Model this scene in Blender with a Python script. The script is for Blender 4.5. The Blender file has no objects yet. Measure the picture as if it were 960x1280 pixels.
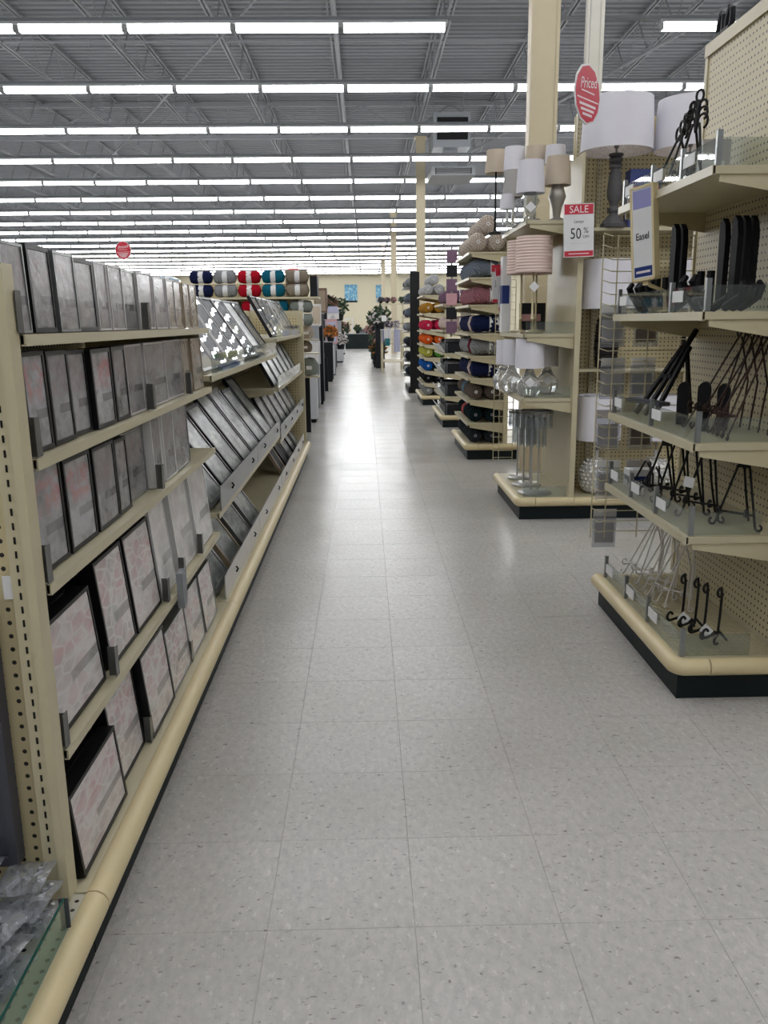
import bpy, math, random
from mathutils import Vector, Matrix, Euler
random.seed(7)
SC = bpy.context.scene
COL = SC.collection
PI = math.pi

# ------------------------------------------------------------------ camera
F, CX, CY, EYE = 1040.0, 480.0, 640.0, 1.22
d = Vector((456 - CX, -(403 - CY), F)).normalized()          # world +Y seen by the camera
u = Vector((-0.015, 1, 0)); u = (u - d * u.dot(d)).normalized()
r = u.cross(d)
cam = bpy.data.objects.new('camera', bpy.data.cameras.new('camera'))
COL.objects.link(cam)
right = Vector((r.x, d.x, u.x)); up = Vector((r.y, d.y, u.y)); fwd = Vector((r.z, d.z, u.z))
Mx = Matrix((right, up, -fwd)).transposed().to_4x4()
Mx.translation = (0, 0, EYE)
cam.matrix_world = Mx
cam.data.sensor_fit = 'HORIZONTAL'; cam.data.sensor_width = 36; cam.data.lens = 36 * F / 960
cam.data.clip_start = 0.05; cam.data.clip_end = 200
SC.camera = cam

def ray(px, py):
    return right * (px - CX) - up * (py - CY) + fwd * F
def P(px, py, x=None, y=None, z=None):
    """world point where the sight line of a photo pixel meets a plane"""
    v = ray(px, py); o = Vector((0, 0, EYE))
    t = (x - o.x) / v.x if x is not None else (y - o.y) / v.y if y is not None else (z - o.z) / v.z
    return o + v * t
def proj(p):
    q = Vector(p) - Vector((0, 0, EYE)); w = q.dot(fwd)
    return (CX + F * q.dot(right) / w, CY - F * q.dot(up) / w) if w > 0 else (-9999, -9999)

# ------------------------------------------------------------------ world, exposure
world = bpy.data.worlds.new('store_air'); SC.world = world; world.use_nodes = True
world.node_tree.nodes['Background'].inputs[0].default_value = (0.5, 0.53, 0.56, 1)
world.node_tree.nodes['Background'].inputs[1].default_value = 0.05
SC.view_settings.view_transform = 'Standard'; SC.view_settings.look = 'None'
SC.view_settings.gamma = 1; SC.view_settings.use_curve_mapping = False
SC.view_settings.exposure = 0.0
LIGHT_STRENGTH = 17.0

# ------------------------------------------------------------------ materials
def lin(c):
    return tuple(((v / 255) / 12.92 if v / 255 <= .04045 else ((v / 255 + .055) / 1.055) ** 2.4) for v in c) + (1,)
class NT:
    def __init__(s, name):
        s.m = bpy.data.materials.new(name); s.m.use_nodes = True
        s.t = s.m.node_tree; s.b = s.t.nodes['Principled BSDF']; s.out = s.t.nodes['Material Output']
    def n(s, kind, **kw):
        nd = s.t.nodes.new(kind)
        for k, v in kw.items():
            if k.startswith('i_'): nd.inputs[int(k[2:]) if k[2:].isdigit() else k[2:].replace('_', ' ')].default_value = v
            else: setattr(nd, k, v)
        return nd
    def l(s, a, b): s.t.links.new(a, b)
    def math(s, op, a, b=None, c=None):
        nd = s.n('ShaderNodeMath', operation=op)
        for k, v in enumerate((a, b, c)):
            if v is None: continue
            if isinstance(v, (int, float)): nd.inputs[k].default_value = v
            else: s.l(v, nd.inputs[k])
        return nd.outputs[0]
    def mix(s, fac, a, b):
        nd = s.n('ShaderNodeMix', data_type='RGBA')
        for k, v in ((0, fac), (6, a), (7, b)):
            if isinstance(v, (int, float, tuple)): nd.inputs[k].default_value = v
            else: s.l(v, nd.inputs[k])
        return nd.outputs[2]
    def ramp(s, fac, stops, interp='LINEAR'):
        nd = s.n('ShaderNodeValToRGB'); cr = nd.color_ramp; cr.interpolation = interp
        while len(cr.elements) < len(stops): cr.elements.new(.5)
        for e, (p, c) in zip(cr.elements, stops): e.position = p; e.color = c
        s.l(fac, nd.inputs[0]); return nd.outputs[0]
    def coords(s, what='Object', scale=(1, 1, 1), loc=(0, 0, 0)):
        tc = s.n('ShaderNodeTexCoord'); mp = s.n('ShaderNodeMapping')
        mp.inputs['Scale'].default_value = scale; mp.inputs['Location'].default_value = loc
        s.l(tc.outputs[what], mp.inputs[0]); return mp.outputs[0]
    def noise(s, vec, scale, detail=3, rough=.5):
        nd = s.n('ShaderNodeTexNoise'); s.l(vec, nd.inputs['Vector'])
        nd.inputs['Scale'].default_value = scale; nd.inputs['Detail'].default_value = detail; nd.inputs['Roughness'].default_value = rough
        return nd.outputs['Fac']
    def bump(s, h, strength, dist=.001):
        nd = s.n('ShaderNodeBump'); nd.inputs['Strength'].default_value = strength; nd.inputs['Distance'].default_value = dist
        s.l(h, nd.inputs['Height']); s.l(nd.outputs[0], s.b.inputs['Normal'])
    def set(s, **kw):
        for k, v in kw.items():
            s.b.inputs[k.replace('_', ' ')].default_value = v
        return s
MAT = {}
def pm(name, c, c2=None, scale=12, rough=.5, metal=0, bump=0, bscale=80, spec=.5, coat=0):
    t = NT(name); t.set(Roughness=rough, Metallic=metal, Specular_IOR_Level=spec, Coat_Weight=coat)
    v = t.coords()
    c2 = c2 or tuple(max(0, x * .93 - 2) for x in c)
    t.l(t.mix(t.noise(v, scale, 4), lin(c), lin(c2)), t.b.inputs['Base Color'])
    if bump: t.bump(t.noise(v, bscale, 3), bump)
    MAT[name] = t.m; return t.m
pm('cream_metal', (198, 188, 156), rough=.42, bump=.05)
pm('cream_shelf', (192, 184, 155), (182, 173, 144), rough=.4)
pm('bumper', (216, 200, 158), (206, 189, 147), rough=.42, scale=6)
pm('kick', (13, 25, 26), (9, 19, 20), rough=.55, spec=.25)
pm('black', (9, 10, 12), rough=.5, spec=.3)
pm('black_wood', (7, 8, 14), (10, 11, 18), rough=.55, spec=.25)
pm('black_iron', (10, 10, 11), (19, 18, 18), rough=.5, metal=.2, bump=.3, bscale=200, spec=.35)
pm('copper_iron', (64, 46, 38), (40, 28, 24), rough=.45, metal=.6)
pm('white_iron', (212, 208, 203), rough=.45)
pm('steel', (150, 150, 148), (120, 120, 118), rough=.3, metal=.9)
pm('silver', (205, 205, 202), (175, 175, 174), rough=.3, metal=.75)
pm('bead_silver', (222, 221, 217), (196, 195, 190), rough=.22, metal=.35)
pm('mercury', (168, 162, 154), (132, 128, 122), rough=.3, metal=.4)
pm('slate', (70, 70, 77), (62, 62, 70), rough=.5)
pm('smoke', (88, 88, 86), rough=.2)
pm('gold', (190, 178, 146), (168, 156, 124), rough=.35, metal=.7)
pm('white_paper', (226, 226, 226), rough=.6)
pm('grey_paper', (182, 182, 182), rough=.6)
pm('red_print', (200, 42, 62), rough=.4)
pm('navy_print', (30, 52, 120), rough=.4)
pm('lilac_print', (150, 150, 200), rough=.4)
pm('ink', (25, 25, 30), rough=.6)
pm('white_ink', (238, 225, 228), rough=.5)
pm('shade_white', (224, 222, 228), (216, 214, 221), rough=.85, bump=.15, bscale=400)
pm('shade_tan', (196, 182, 164), (186, 172, 153), rough=.85, bump=.25, bscale=400)
pm('shade_grey', (176, 172, 168), rough=.85, bump=.25, bscale=400)
pm('shade_pink', (228, 206, 197), (220, 195, 186), rough=.85, bump=.2, bscale=300)
pm('lamp_wood', (88, 86, 88), (64, 62, 64), scale=25, rough=.7, bump=.4, bscale=60)
pm('dark_rattan', (42, 35, 33), (28, 23, 23), rough=.7, spec=.3)
pm('deck_grey', (140, 143, 148), (131, 134, 139), rough=.75)
pm('joist_grey', (146, 149, 153), (132, 135, 139), rough=.65)
pm('duct', (150, 154, 158), rough=.5)
pm('wall_cream', (212, 204, 178), (205, 197, 170), rough=.8)
pm('wall_grey', (150, 152, 152), rough=.8)
pm('column', (196, 184, 156), (188, 176, 148), rough=.5)
pm('white_pole', (206, 203, 192), rough=.5)
pm('housing', (200, 203, 206), rough=.4)
pm('wood_brown', (120, 92, 74), (92, 68, 54), rough=.55, bump=.2)
pm('dark_canvas', (14, 17, 24), rough=.6, spec=.3)
pm('white_canvas', (206, 208, 212), rough=.7)
pm('silver_edge', (150, 153, 153), (120, 124, 124), rough=.3, metal=.7)
pm('box_dark', (13, 13, 16), rough=.4, spec=.35)
pm('box_pale', (186, 182, 182), (170, 166, 167), rough=.35)
pm('box_tan', (150, 134, 112), rough=.4)
pm('box_white', (214, 212, 210), rough=.4)
pm('leaf', (52, 78, 48), (34, 52, 32), rough=.6)
pm('flower_orange', (196, 140, 52), (160, 60, 40), rough=.8)
pm('flower_white', (214, 206, 204), rough=.8)
pm('flower_pink', (190, 150, 146), (150, 110, 106), rough=.8)
pm('flower_dark', (92, 84, 100), (60, 52, 62), rough=.8)
pm('lilac_cloth', (176, 178, 198), (160, 162, 184), rough=.9)
pm('white_cloth', (206, 204, 206), rough=.9)
pm('teal_cloth', (50, 118, 124), rough=.9)
pm('blue_pack', (120, 150, 176), (170, 184, 192), rough=.2, coat=.6)
def yarnmat(name, c):
    t = NT(name); t.set(Roughness=.95, Specular_IOR_Level=.1)
    v = t.coords(scale=(1, 1, 1)); w = t.n('ShaderNodeTexWave'); w.wave_type = 'BANDS'; w.bands_direction = 'DIAGONAL'
    w.inputs['Scale'].default_value = 26; w.inputs['Distortion'].default_value = 6; w.inputs['Detail'].default_value = 2
    t.l(v, w.inputs['Vector'])
    t.l(t.mix(w.outputs['Fac'], lin(tuple(x * .72 for x in c)), lin(c)), t.b.inputs['Base Color'])
    t.bump(w.outputs['Fac'], .7, .004); MAT[name] = t.m; return name
for nm, c in dict(navy=(28, 36, 74), grey=(150, 152, 154), red=(190, 24, 44), teal=(22, 104, 128), taupe=(150, 138, 122),
                  sage=(142, 150, 142), cream=(214, 200, 188), dusty=(122, 132, 146), mauve=(164, 110, 120), maroon=(110, 26, 44),
                  charcoal=(52, 58, 64), forest=(26, 42, 46), rosewhite=(220, 198, 190), sky=(110, 146, 170), coral=(206, 104, 104),
                  mustard=(192, 138, 52), pink=(214, 46, 84), orange=(238, 104, 34), green=(88, 166, 58), lime=(198, 196, 84), deepteal=(22, 66, 74),
                  blue=(24, 92, 176), black=(26, 26, 30), white=(206, 206, 208), brown=(112, 100, 92), plum=(120, 92, 116)).items():
    yarnmat('yarn_' + nm, c)
# pegboard: 1 inch grid of dark holes
def pegboard(name, c, a, b):
    t = NT(name); t.set(Roughness=.5)
    tc = t.n('ShaderNodeTexCoord'); sx = t.n('ShaderNodeSeparateXYZ'); t.l(tc.outputs['Object'], sx.inputs[0])
    ds = []
    for ax in (a, b):
        f = t.math('FRACT', t.math('DIVIDE', sx.outputs[ax], .0254)); ds.append(t.math('POWER', t.math('SUBTRACT', f, .5), 2))
    hole = t.math('LESS_THAN', t.math('ADD', ds[0], ds[1]), .0289)
    nz = t.noise(t.coords(), 3, 3)
    t.l(t.mix(hole, t.mix(nz, lin(c), lin(tuple(x * .94 for x in c))), (.012, .011, .01, 1)), t.b.inputs['Base Color'])
    t.bump(t.math('SUBTRACT', 1, hole), .8, .003); MAT[name] = t.m
pegboard('peg_xz', (204, 190, 150), 0, 2)
pegboard('peg_yz', (204, 192, 158), 1, 2)
pegboard('peg_xy', (190, 186, 168), 0, 1)
def thin(name, c, rough=.03, tint=.03, ior=1.33):
    """thin clear sheet: mostly lets light straight through, mirrors at grazing angles"""
    t = NT(name); tr = t.n('ShaderNodeBsdfTransparent'); tr.inputs[0].default_value = lin(c)
    gl = t.n('ShaderNodeBsdfGlossy'); gl.inputs['Roughness'].default_value = rough
    df = t.n('ShaderNodeBsdfDiffuse'); df.inputs[0].default_value = lin(c)
    lw = t.n('ShaderNodeLayerWeight'); lw.inputs[0].default_value = .5; f0 = ((ior - 1) / (ior + 1)) ** 2
    fr = t.math('MULTIPLY_ADD', t.math('POWER', lw.outputs['Facing'], 4.0), .75, f0)
    m0 = t.n('ShaderNodeMixShader'); m0.inputs[0].default_value = tint; t.l(tr.outputs[0], m0.inputs[1]); t.l(df.outputs[0], m0.inputs[2])
    m1 = t.n('ShaderNodeMixShader'); t.l(fr, m1.inputs[0]); t.l(m0.outputs[0], m1.inputs[1]); t.l(gl.outputs[0], m1.inputs[2])
    t.l(m1.outputs[0], t.out.inputs[0]); MAT[name] = t.m
thin('acrylic', (236, 240, 239)); thin('green_glass', (214, 232, 228), tint=.05); thin('plastic_bag', (226, 228, 232), .14, .16, 1.5)
pm('glass_edge', (34, 84, 74), rough=.2)
thin('clear_glass', (220, 223, 224), .04, .1, 1.5)
def glassy(name, c):
    t = NT(name); t.set(Roughness=.06, Transmission_Weight=.75, IOR=1.45); t.b.inputs['Base Color'].default_value = lin(c); MAT[name] = t.m
glassy('crystal', (225, 226, 226))
# mirror-like foil insert
t = NT('mirror_glass'); t.set(Roughness=.5, Specular_IOR_Level=.1, Coat_Weight=1.0, Coat_Roughness=.008, Coat_IOR=1.6)
v = t.coords(); t.l(t.mix(t.noise(v, 5, 3), lin((128, 131, 134)), lin((104, 107, 110))), t.b.inputs['Base Color'])
t.bump(t.noise(v, 6, 1), 1, .0006); t.l(t.b.inputs['Normal'].links[0].from_socket, t.b.inputs['Coat Normal']); MAT['mirror_glass'] = t.m
# glazed frame with a marbled grey insert
t = NT('marble_insert'); t.set(Roughness=.38, Coat_Weight=.12, Coat_Roughness=.1)
v = t.coords('Generated', (1, .38, 1.1)); oi = t.n('ShaderNodeObjectInfo')
ad = t.n('ShaderNodeVectorMath', operation='ADD'); t.l(v, ad.inputs[0]); cb = t.n('ShaderNodeCombineXYZ'); t.l(t.math('MULTIPLY', oi.outputs['Random'], 40), cb.inputs[0]); t.l(cb.outputs[0], ad.inputs[1])
nz = t.noise(ad.outputs[0], 4.2, 7, .66)
t.l(t.ramp(nz, [(.34, lin((62, 68, 66))), (.47, lin((104, 110, 108))), (.56, lin((140, 142, 138))), (.68, lin((178, 178, 172)))]), t.b.inputs['Base Color'])
t.bump(t.noise(ad.outputs[0], 7, 3), .06, .01); MAT['marble_insert'] = t.m
# wrapped box frame insert: blurred photo patches in pink, cream and grey with a darker caption bar
def insert(name, tone, pink, dark, cells=False):
    t = NT(name); t.set(Roughness=.25, Coat_Weight=.3, Coat_Roughness=.12)
    tc = t.n('ShaderNodeTexCoord'); oi = t.n('ShaderNodeObjectInfo')
    cb = t.n('ShaderNodeCombineXYZ'); t.l(t.math('MULTIPLY', oi.outputs['Random'], 60), cb.inputs[0]); t.l(t.math('MULTIPLY', oi.outputs['Random'], 31), cb.inputs[2])
    ad = t.n('ShaderNodeVectorMath', operation='ADD'); mpy = t.n('ShaderNodeMapping'); mpy.inputs['Scale'].default_value = (1, .6, 1); t.l(tc.outputs['Generated'], mpy.inputs[0]); t.l(mpy.outputs[0], ad.inputs[0]); t.l(cb.outputs[0], ad.inputs[1])
    sx = t.n('ShaderNodeSeparateXYZ'); t.l(tc.outputs['Generated'], sx.inputs[0])
    n0 = t.noise(ad.outputs[0], 2.6, 5, .62); n1 = t.noise(ad.outputs[0], 5.5, 4, .6)
    base = t.ramp(n0, [(.3, lin(tuple(x * dark for x in tone))), (.46, lin(tone)), (.58, lin(tuple(min(255, x * 1.12) for x in tone))), (.72, lin(tuple(x * .9 for x in tone)))])
    up = t.math('MULTIPLY', t.ramp(sx.outputs[2], [(.45, (0, 0, 0, 1)), (.62, (1, 1, 1, 1)), (.86, (1, 1, 1, 1)), (.96, (0, 0, 0, 1))]), t.ramp(n1, [(.42, (0, 0, 0, 1)), (.62, (1, 1, 1, 1))]))
    base = t.mix(t.math('MULTIPLY', up, .8), base, lin(pink))
    if cells:
        vo = t.n('ShaderNodeTexVoronoi', feature='DISTANCE_TO_EDGE'); vo.inputs['Scale'].default_value = 6.5; t.l(ad.outputs[0], vo.inputs['Vector'])
        vc = t.n('ShaderNodeTexVoronoi'); vc.inputs['Scale'].default_value = 6.5; t.l(ad.outputs[0], vc.inputs['Vector'])
        sep = t.n('ShaderNodeSeparateColor'); t.l(vc.outputs['Color'], sep.inputs[0])
        base = t.mix(t.math('MULTIPLY', sep.outputs[0], .42), base, lin(pink))
        base = t.mix(t.ramp(vo.outputs['Distance'], [(.02, (.6, .6, .6, 1)), (.1, (0, 0, 0, 1))]), base, lin((212, 208, 206)))
    bar = t.math('MULTIPLY', t.math('LESS_THAN', t.math('ABSOLUTE', t.math('SUBTRACT', sx.outputs[2], .36)), .055), t.math('GREATER_THAN', sx.outputs[1], .4))
    t.l(t.mix(t.math('MULTIPLY', bar, .6), base, lin(tuple(x * .62 for x in tone))), t.b.inputs['Base Color'])
    t.bump(t.noise(ad.outputs[0], 6, 3), .15, .008); MAT[name] = t.m
insert('insert_grey', (124, 121, 124), (132, 118, 119), .7)
insert('insert_pink', (150, 148, 151), (172, 118, 120), .75)
insert('insert_light', (186, 183, 181), (194, 160, 158), .86, True)
insert('insert_tan', (130, 120, 108), (140, 120, 108), .75)
insert('insert_white', (200, 197, 195), (202, 192, 190), .94)
# fluorescent lens
t = NT('lit_lens'); em = t.n('ShaderNodeEmission'); em.inputs[0].default_value = (.975, .985, 1, 1); em.inputs[1].default_value = LIGHT_STRENGTH
t.l(em.outputs[0], t.out.inputs[0]); MAT['lit_lens'] = t.m
# waxed vinyl tile
t = NT('vinyl_tile'); t.set(Roughness=.2, Specular_IOR_Level=.36)
geo = t.n('ShaderNodeNewGeometry'); oi = t.n('ShaderNodeObjectInfo')
mp = t.n('ShaderNodeMapping'); mp.inputs['Scale'].default_value = (1, .55, 1); mp.inputs['Rotation'].default_value = (0, 0, .5); t.l(geo.outputs['Position'], mp.inputs[0])
big = t.noise(geo.outputs['Position'], 2.2, 4); sm = t.noise(mp.outputs[0], 60, 4, .7)
mp2 = t.n('ShaderNodeMapping'); mp2.inputs['Scale'].default_value = (.6, 1, 1); mp2.inputs['Rotation'].default_value = (0, 0, -.7); t.l(geo.outputs['Position'], mp2.inputs[0])
fl = t.noise(mp2.outputs[0], 78, 3, .6); fl2 = t.noise(mp.outputs[0], 70, 3, .6)
base = t.mix(t.ramp(big, [(.35, (0, 0, 0, 1)), (.65, (1, 1, 1, 1))]), lin((182, 178, 171)), lin((189, 185, 181)))
base = t.mix(t.ramp(sm, [(.38, (0, 0, 0, 1)), (.68, (.6, .6, .6, 1))]), base, lin((158, 155, 151)))
base = t.mix(t.ramp(fl2, [(.60, (0, 0, 0, 1)), (.68, (.5, .5, .5, 1))]), base, lin((208, 206, 200)))
base = t.mix(t.ramp(fl, [(.62, (0, 0, 0, 1)), (.70, (.8, .8, .8, 1))]), base, lin((112, 107, 104)))
base = t.mix(t.math('MULTIPLY', oi.outputs['Random'], .2), base, lin((166, 163, 159)))
t.l(base, t.b.inputs['Base Color'])
t.l(t.math('MULTIPLY_ADD', big, .16, .15), t.b.inputs['Roughness'])
t.bump(t.noise(geo.outputs['Position'], 14, 2), .05, .004); MAT['vinyl_tile'] = t.m
pm("tile_joint", (168, 163, 158), rough=.6)

# ------------------------------------------------------------------ mesh helpers
class MB:
    def __init__(s): s.v = []; s.f = []; s.m = []
    def add(s, vs, fs, m=0):
        o = len(s.v); s.v += [tuple(q) for q in vs]; s.f += [tuple(i + o for i in f) for f in fs]; s.m += [m] * len(fs); return s
    def box(s, x0, x1, y0, y1, z0, z1, m=0, R=None, c=None):
        vs = [Vector((x, y, z)) for x in (x0, x1) for y in (y0, y1) for z in (z0, z1)]
        if R is not None: c = Vector(c or (0, 0, 0)); vs = [R @ q + c for q in vs]
        return s.add(vs, [(0, 1, 3, 2), (4, 6, 7, 5), (0, 4, 5, 1), (2, 3, 7, 6), (0, 2, 6, 4), (1, 5, 7, 3)], m)
    def cb(s, cx, cy, cz, sx, sy, sz, m=0): return s.box(cx - sx / 2, cx + sx / 2, cy - sy / 2, cy + sy / 2, cz - sz / 2, cz + sz / 2, m)
    def tube(s, pts, rad, n=6, m=0, cap=True):
        pts = [Vector(p) for p in pts]; rings = []; prev = None
        for i, p in enumerate(pts):
            dd = (pts[min(i + 1, len(pts) - 1)] - pts[max(i - 1, 0)])
            dd = dd.normalized() if dd.length > 1e-9 else Vector((0, 0, 1))
            if prev is None: a = dd.orthogonal().normalized()
            else:
                a = prev - dd * prev.dot(dd); a = a.normalized() if a.length > 1e-6 else dd.orthogonal().normalized()
            prev = a; b = dd.cross(a); rr = rad[i] if isinstance(rad, (list, tuple)) else rad
            rings.append([p + (a * math.cos(2 * PI * k / n) + b * math.sin(2 * PI * k / n)) * rr for k in range(n)])
        vs = [q for g in rings for q in g]; fs = []
        for i in range(len(rings) - 1):
            for k in range(n): fs.append((i * n + k, i * n + (k + 1) % n, (i + 1) * n + (k + 1) % n, (i + 1) * n + k))
        if cap: fs += [tuple(range(n))[::-1], tuple((len(rings) - 1) * n + k for k in range(n))]
        return s.add(vs, fs, m)
    def lathe(s, prof, n=24, c=(0, 0, 0), m=0, axis='Z', fn=None):
        vs = []
        for (rr, h) in prof:
            for k in range(n):
                a = 2 * PI * k / n; q = rr * (fn(a, h) if fn else 1)
                x, y = q * math.cos(a), q * math.sin(a)
                vs.append({'Z': (c[0] + x, c[1] + y, c[2] + h), 'X': (c[0] + h, c[1] + x, c[2] + y), 'Y': (c[0] + y, c[1] + h, c[2] + x)}[axis])
        fs = [(i * n + k, i * n + (k + 1) % n, (i + 1) * n + (k + 1) % n, (i + 1) * n + k) for i in range(len(prof) - 1) for k in range(n)]
        if prof[0][0] > 1e-6: fs.append(tuple(range(n))[::-1])
        if prof[-1][0] > 1e-6: fs.append(tuple((len(prof) - 1) * n + k for k in range(n)))
        return s.add(vs, fs, m)
    def prism(s, poly, t0, t1, plane='XZ', m=0, R=None, c=(0, 0, 0)):
        f = {'XZ': lambda a, b, t: (a, t, b), 'YZ': lambda a, b, t: (t, a, b), 'XY': lambda a, b, t: (a, b, t)}[plane]
        vs = [Vector(f(a, b, t0)) for a, b in poly] + [Vector(f(a, b, t1)) for a, b in poly]; n = len(poly)
        if R is not None: vs = [R @ q + Vector(c) for q in vs]
        return s.add(vs, [tuple(range(n)), tuple(range(n, 2 * n))[::-1]] + [(k, n + k, n + (k + 1) % n, (k + 1) % n) for k in range(n)], m)
    def build(s, name, mats, parent=None, smooth=False, loc=None, rot=None):
        me = bpy.data.meshes.new(name); me.from_pydata(s.v, [], s.f)
        for q in ([mats] if isinstance(mats, str) else mats): me.materials.append(MAT[q])
        me.polygons.foreach_set('material_index', s.m)
        import bmesh
        b = bmesh.new(); b.from_mesh(me); bmesh.ops.recalc_face_normals(b, faces=b.faces); b.to_mesh(me); b.free()
        if smooth:
            me.polygons.foreach_set('use_smooth', [True] * len(me.polygons))
            try: me.set_sharp_from_angle(angle=math.radians(42))
            except Exception: pass
        o = bpy.data.objects.new(name, me); COL.objects.link(o)
        if parent: o.parent = parent
        if loc: o.location = loc
        if rot: o.rotation_euler = rot
        return o
def tag(o, label=None, cat=None, group=None, kind=None):
    for k, v in (('label', label), ('category', cat), ('group', group), ('kind', kind)):
        if v: o[k] = v
    return o
def thing(name, label, cat, loc=(0, 0, 0), rz=0, group=None):
    o = bpy.data.objects.new(name, None); COL.objects.link(o); o.empty_display_size = .05
    o.location = loc; o.rotation_euler = (0, 0, rz)
    return tag(o, label, cat, group)
def inst(src, name, parent=None, loc=None, rot=None, mat=None):
    o = src.copy(); COL.objects.link(o); o.name = name
    if parent: o.parent = parent
    if loc is not None: o.location = loc
    if rot is not None: o.rotation_euler = rot
    return o
def dup(root, loc, rz, label, group=None):
    q = root.copy(); COL.objects.link(q); q.location = loc; q.rotation_euler = (0, 0, rz); q['label'] = label
    if group: q['group'] = group
    for ch in list(root.children):
        c = ch.copy(); COL.objects.link(c); c.parent = q
        for g in list(ch.children):
            e = g.copy(); COL.objects.link(e); e.parent = c
    return q
def text(body, size, mat, parent, name='lettering', loc=(0, 0, 0), rot=(PI / 2, 0, 0), ext=.0004, sx=1, shear=0):
    cu = bpy.data.curves.new(name, 'FONT'); cu.body = body; cu.size = size; cu.align_x = 'CENTER'; cu.align_y = 'CENTER'; cu.extrude = ext; cu.resolution_u = 3; cu.shear = shear
    tmp = bpy.data.objects.new(name, cu); COL.objects.link(tmp)
    dg = bpy.context.evaluated_depsgraph_get(); me = bpy.data.meshes.new_from_object(tmp.evaluated_get(dg))
    bpy.data.objects.remove(tmp); me.materials.clear(); me.materials.append(MAT[mat])
    o = bpy.data.objects.new(name, me); COL.objects.link(o); o.parent = parent; o.location = loc; o.rotation_euler = rot; o.scale = (sx, 1, 1)
    return o
ORD = ['', 'first', 'second', 'third', 'fourth', 'fifth', 'sixth', 'seventh', 'eighth', 'ninth', 'tenth', 'eleventh', 'twelfth', 'thirteenth', 'fourteenth', 'fifteenth', 'sixteenth', 'seventeenth', 'eighteenth', 'nineteenth', 'twentieth']
def ordn(n):
    if n <= 20: return ORD[n]
    tens = {2: 'twenty', 3: 'thirty', 4: 'forty', 5: 'fifty'}[n // 10]
    return {2: 'twentieth', 3: 'thirtieth', 4: 'fortieth', 5: 'fiftieth'}[n // 10] if n % 10 == 0 else tens + '-' + ORD[n % 10]
def spiral(c, r0, r1, a0, turns, n=14, plane='XZ'):
    out = []
    for k in range(n + 1):
        q = k / n; a = a0 + turns * 2 * PI * q; rr = r0 + (r1 - r0) * q
        x, z = c[0] + rr * math.cos(a), c[2] + rr * math.sin(a)
        out.append((x, c[1], z))
    return out

# ------------------------------------------------------------------ the room
FAR = 61.0
fl = MB().box(-28, 28, -9, FAR, -.2, -.0012).build('floor', 'tile_joint'); tag(fl, kind='structure')
T = .3048; TX0, TY0 = .085, 1.485
def tile_geo(mb, x, y):
    g, b = .0004, .0007; x0, x1, y0, y1 = x + g, x + T - g, y + g, y + T - g
    vs = [(x0, y0, -.0012), (x1, y0, -.0012), (x1, y1, -.0012), (x0, y1, -.0012)]
    vs += [(x0 + b, y0 + b, 0), (x1 - b, y0 + b, 0), (x1 - b, y1 - b, 0), (x0 + b, y1 - b, 0)]
    mb.add(vs, [(4, 5, 6, 7), (0, 1, 5, 4), (1, 2, 6, 5), (2, 3, 7, 6), (3, 0, 4, 7)])
proto = None; cand = []; rest = MB()
for i in range(-24, 30):
    for j in range(-9, 108):
        x, y = TX0 + i * T, TY0 + j * T
        px, py = proj((x + T / 2, y + T / 2, 0))
        seen = -60 < px < 1020 and 0 < py < 1400 and y > .4 and (-.7 < x < .85 or (x >= .85 and (y < 2.5 or 3.2 < y < 5)) )
        cand.append((y * y + x * x if seen else 1e9, x, y))
cand.sort()
for n, (dd, x, y) in enumerate(cand):
    if n < 300 and dd < 1e8:
        if proto is None:
            m = MB(); tile_geo(m, 0, 0); proto = m.build('floor_tile', 'vinyl_tile', fl, loc=(x, y, 0))
        else: inst(proto, 'floor_tile', fl, (x, y, 0))
    else: tile_geo(rest, x, y)
rest = rest.build('floor_tile', 'vinyl_tile', fl); rest['kind'] = 'stuff'
m = MB(); m.box(-28, 28, TY0 + 108 * T, FAR, -.0012, 0); m.box(-28, TX0 - 24 * T, -9, TY0 + 108 * T, -.0012, 0); m.box(TX0 + 30 * T, 28, -9, TY0 + 108 * T, -.0012, 0)
o = m.build('floor_tile', 'vinyl_tile', fl); o['kind'] = 'stuff'
ZD = 6.1
tag(MB().box(-28.3, 28.3, FAR, FAR + .3, 0, ZD).build('wall_far', 'wall_cream'), kind='structure')
tag(MB().box(-28.3, -28, -9, FAR, 0, ZD).build('wall_left', 'wall_grey'), kind='structure')
tag(MB().box(28, 28.3, -9, FAR, 0, ZD).build('wall_right', 'wall_grey'), kind='structure')
tag(MB().box(-28.3, 28.3, -9.3, -9, 0, ZD).build('wall_near', 'wall_grey'), kind='structure')
# corrugated roof deck, ribs across the aisle
m = MB(); vs = []; fs = []; n = 0; y = -9.0
while y < FAR:
    for (yy, zz) in ((y, ZD), (y + .10, ZD), (y + .115, ZD + .04), (y + .185, ZD + .04)):
        vs += [(-28, yy, zz), (28, yy, zz)]
    y += .2
for k in range(len(vs) // 2 - 1): fs.append((2 * k, 2 * k + 1, 2 * k + 3, 2 * k + 2))
ceil = m.add(vs, fs).build('ceiling', 'deck_grey'); tag(ceil, kind='structure')
# open-web joists along the aisle
m = MB(); y0, y1, zb, zt = -8.8, FAR, 5.42, 6.05
for zz in (zb, zt):
    for sx in (-.03, .03): m.box(sx - .014, sx + .014, y0, y1, zz - .02, zz + .02)
k = 0; y = y0
while y < y1 - .6:
    m.tube([(0, y, zb if k % 2 else zt), (0, y + .6, zt if k % 2 else zb)], .011, 4, cap=False); y += .6; k += 1
j0 = m.build('joist', 'joist_grey', ceil, loc=(-.42, 0, 0))
for k in range(-14, 15):
    if k: inst(j0, 'joist', ceil, (-.42 + 1.68 * k, 0, 0))
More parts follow.
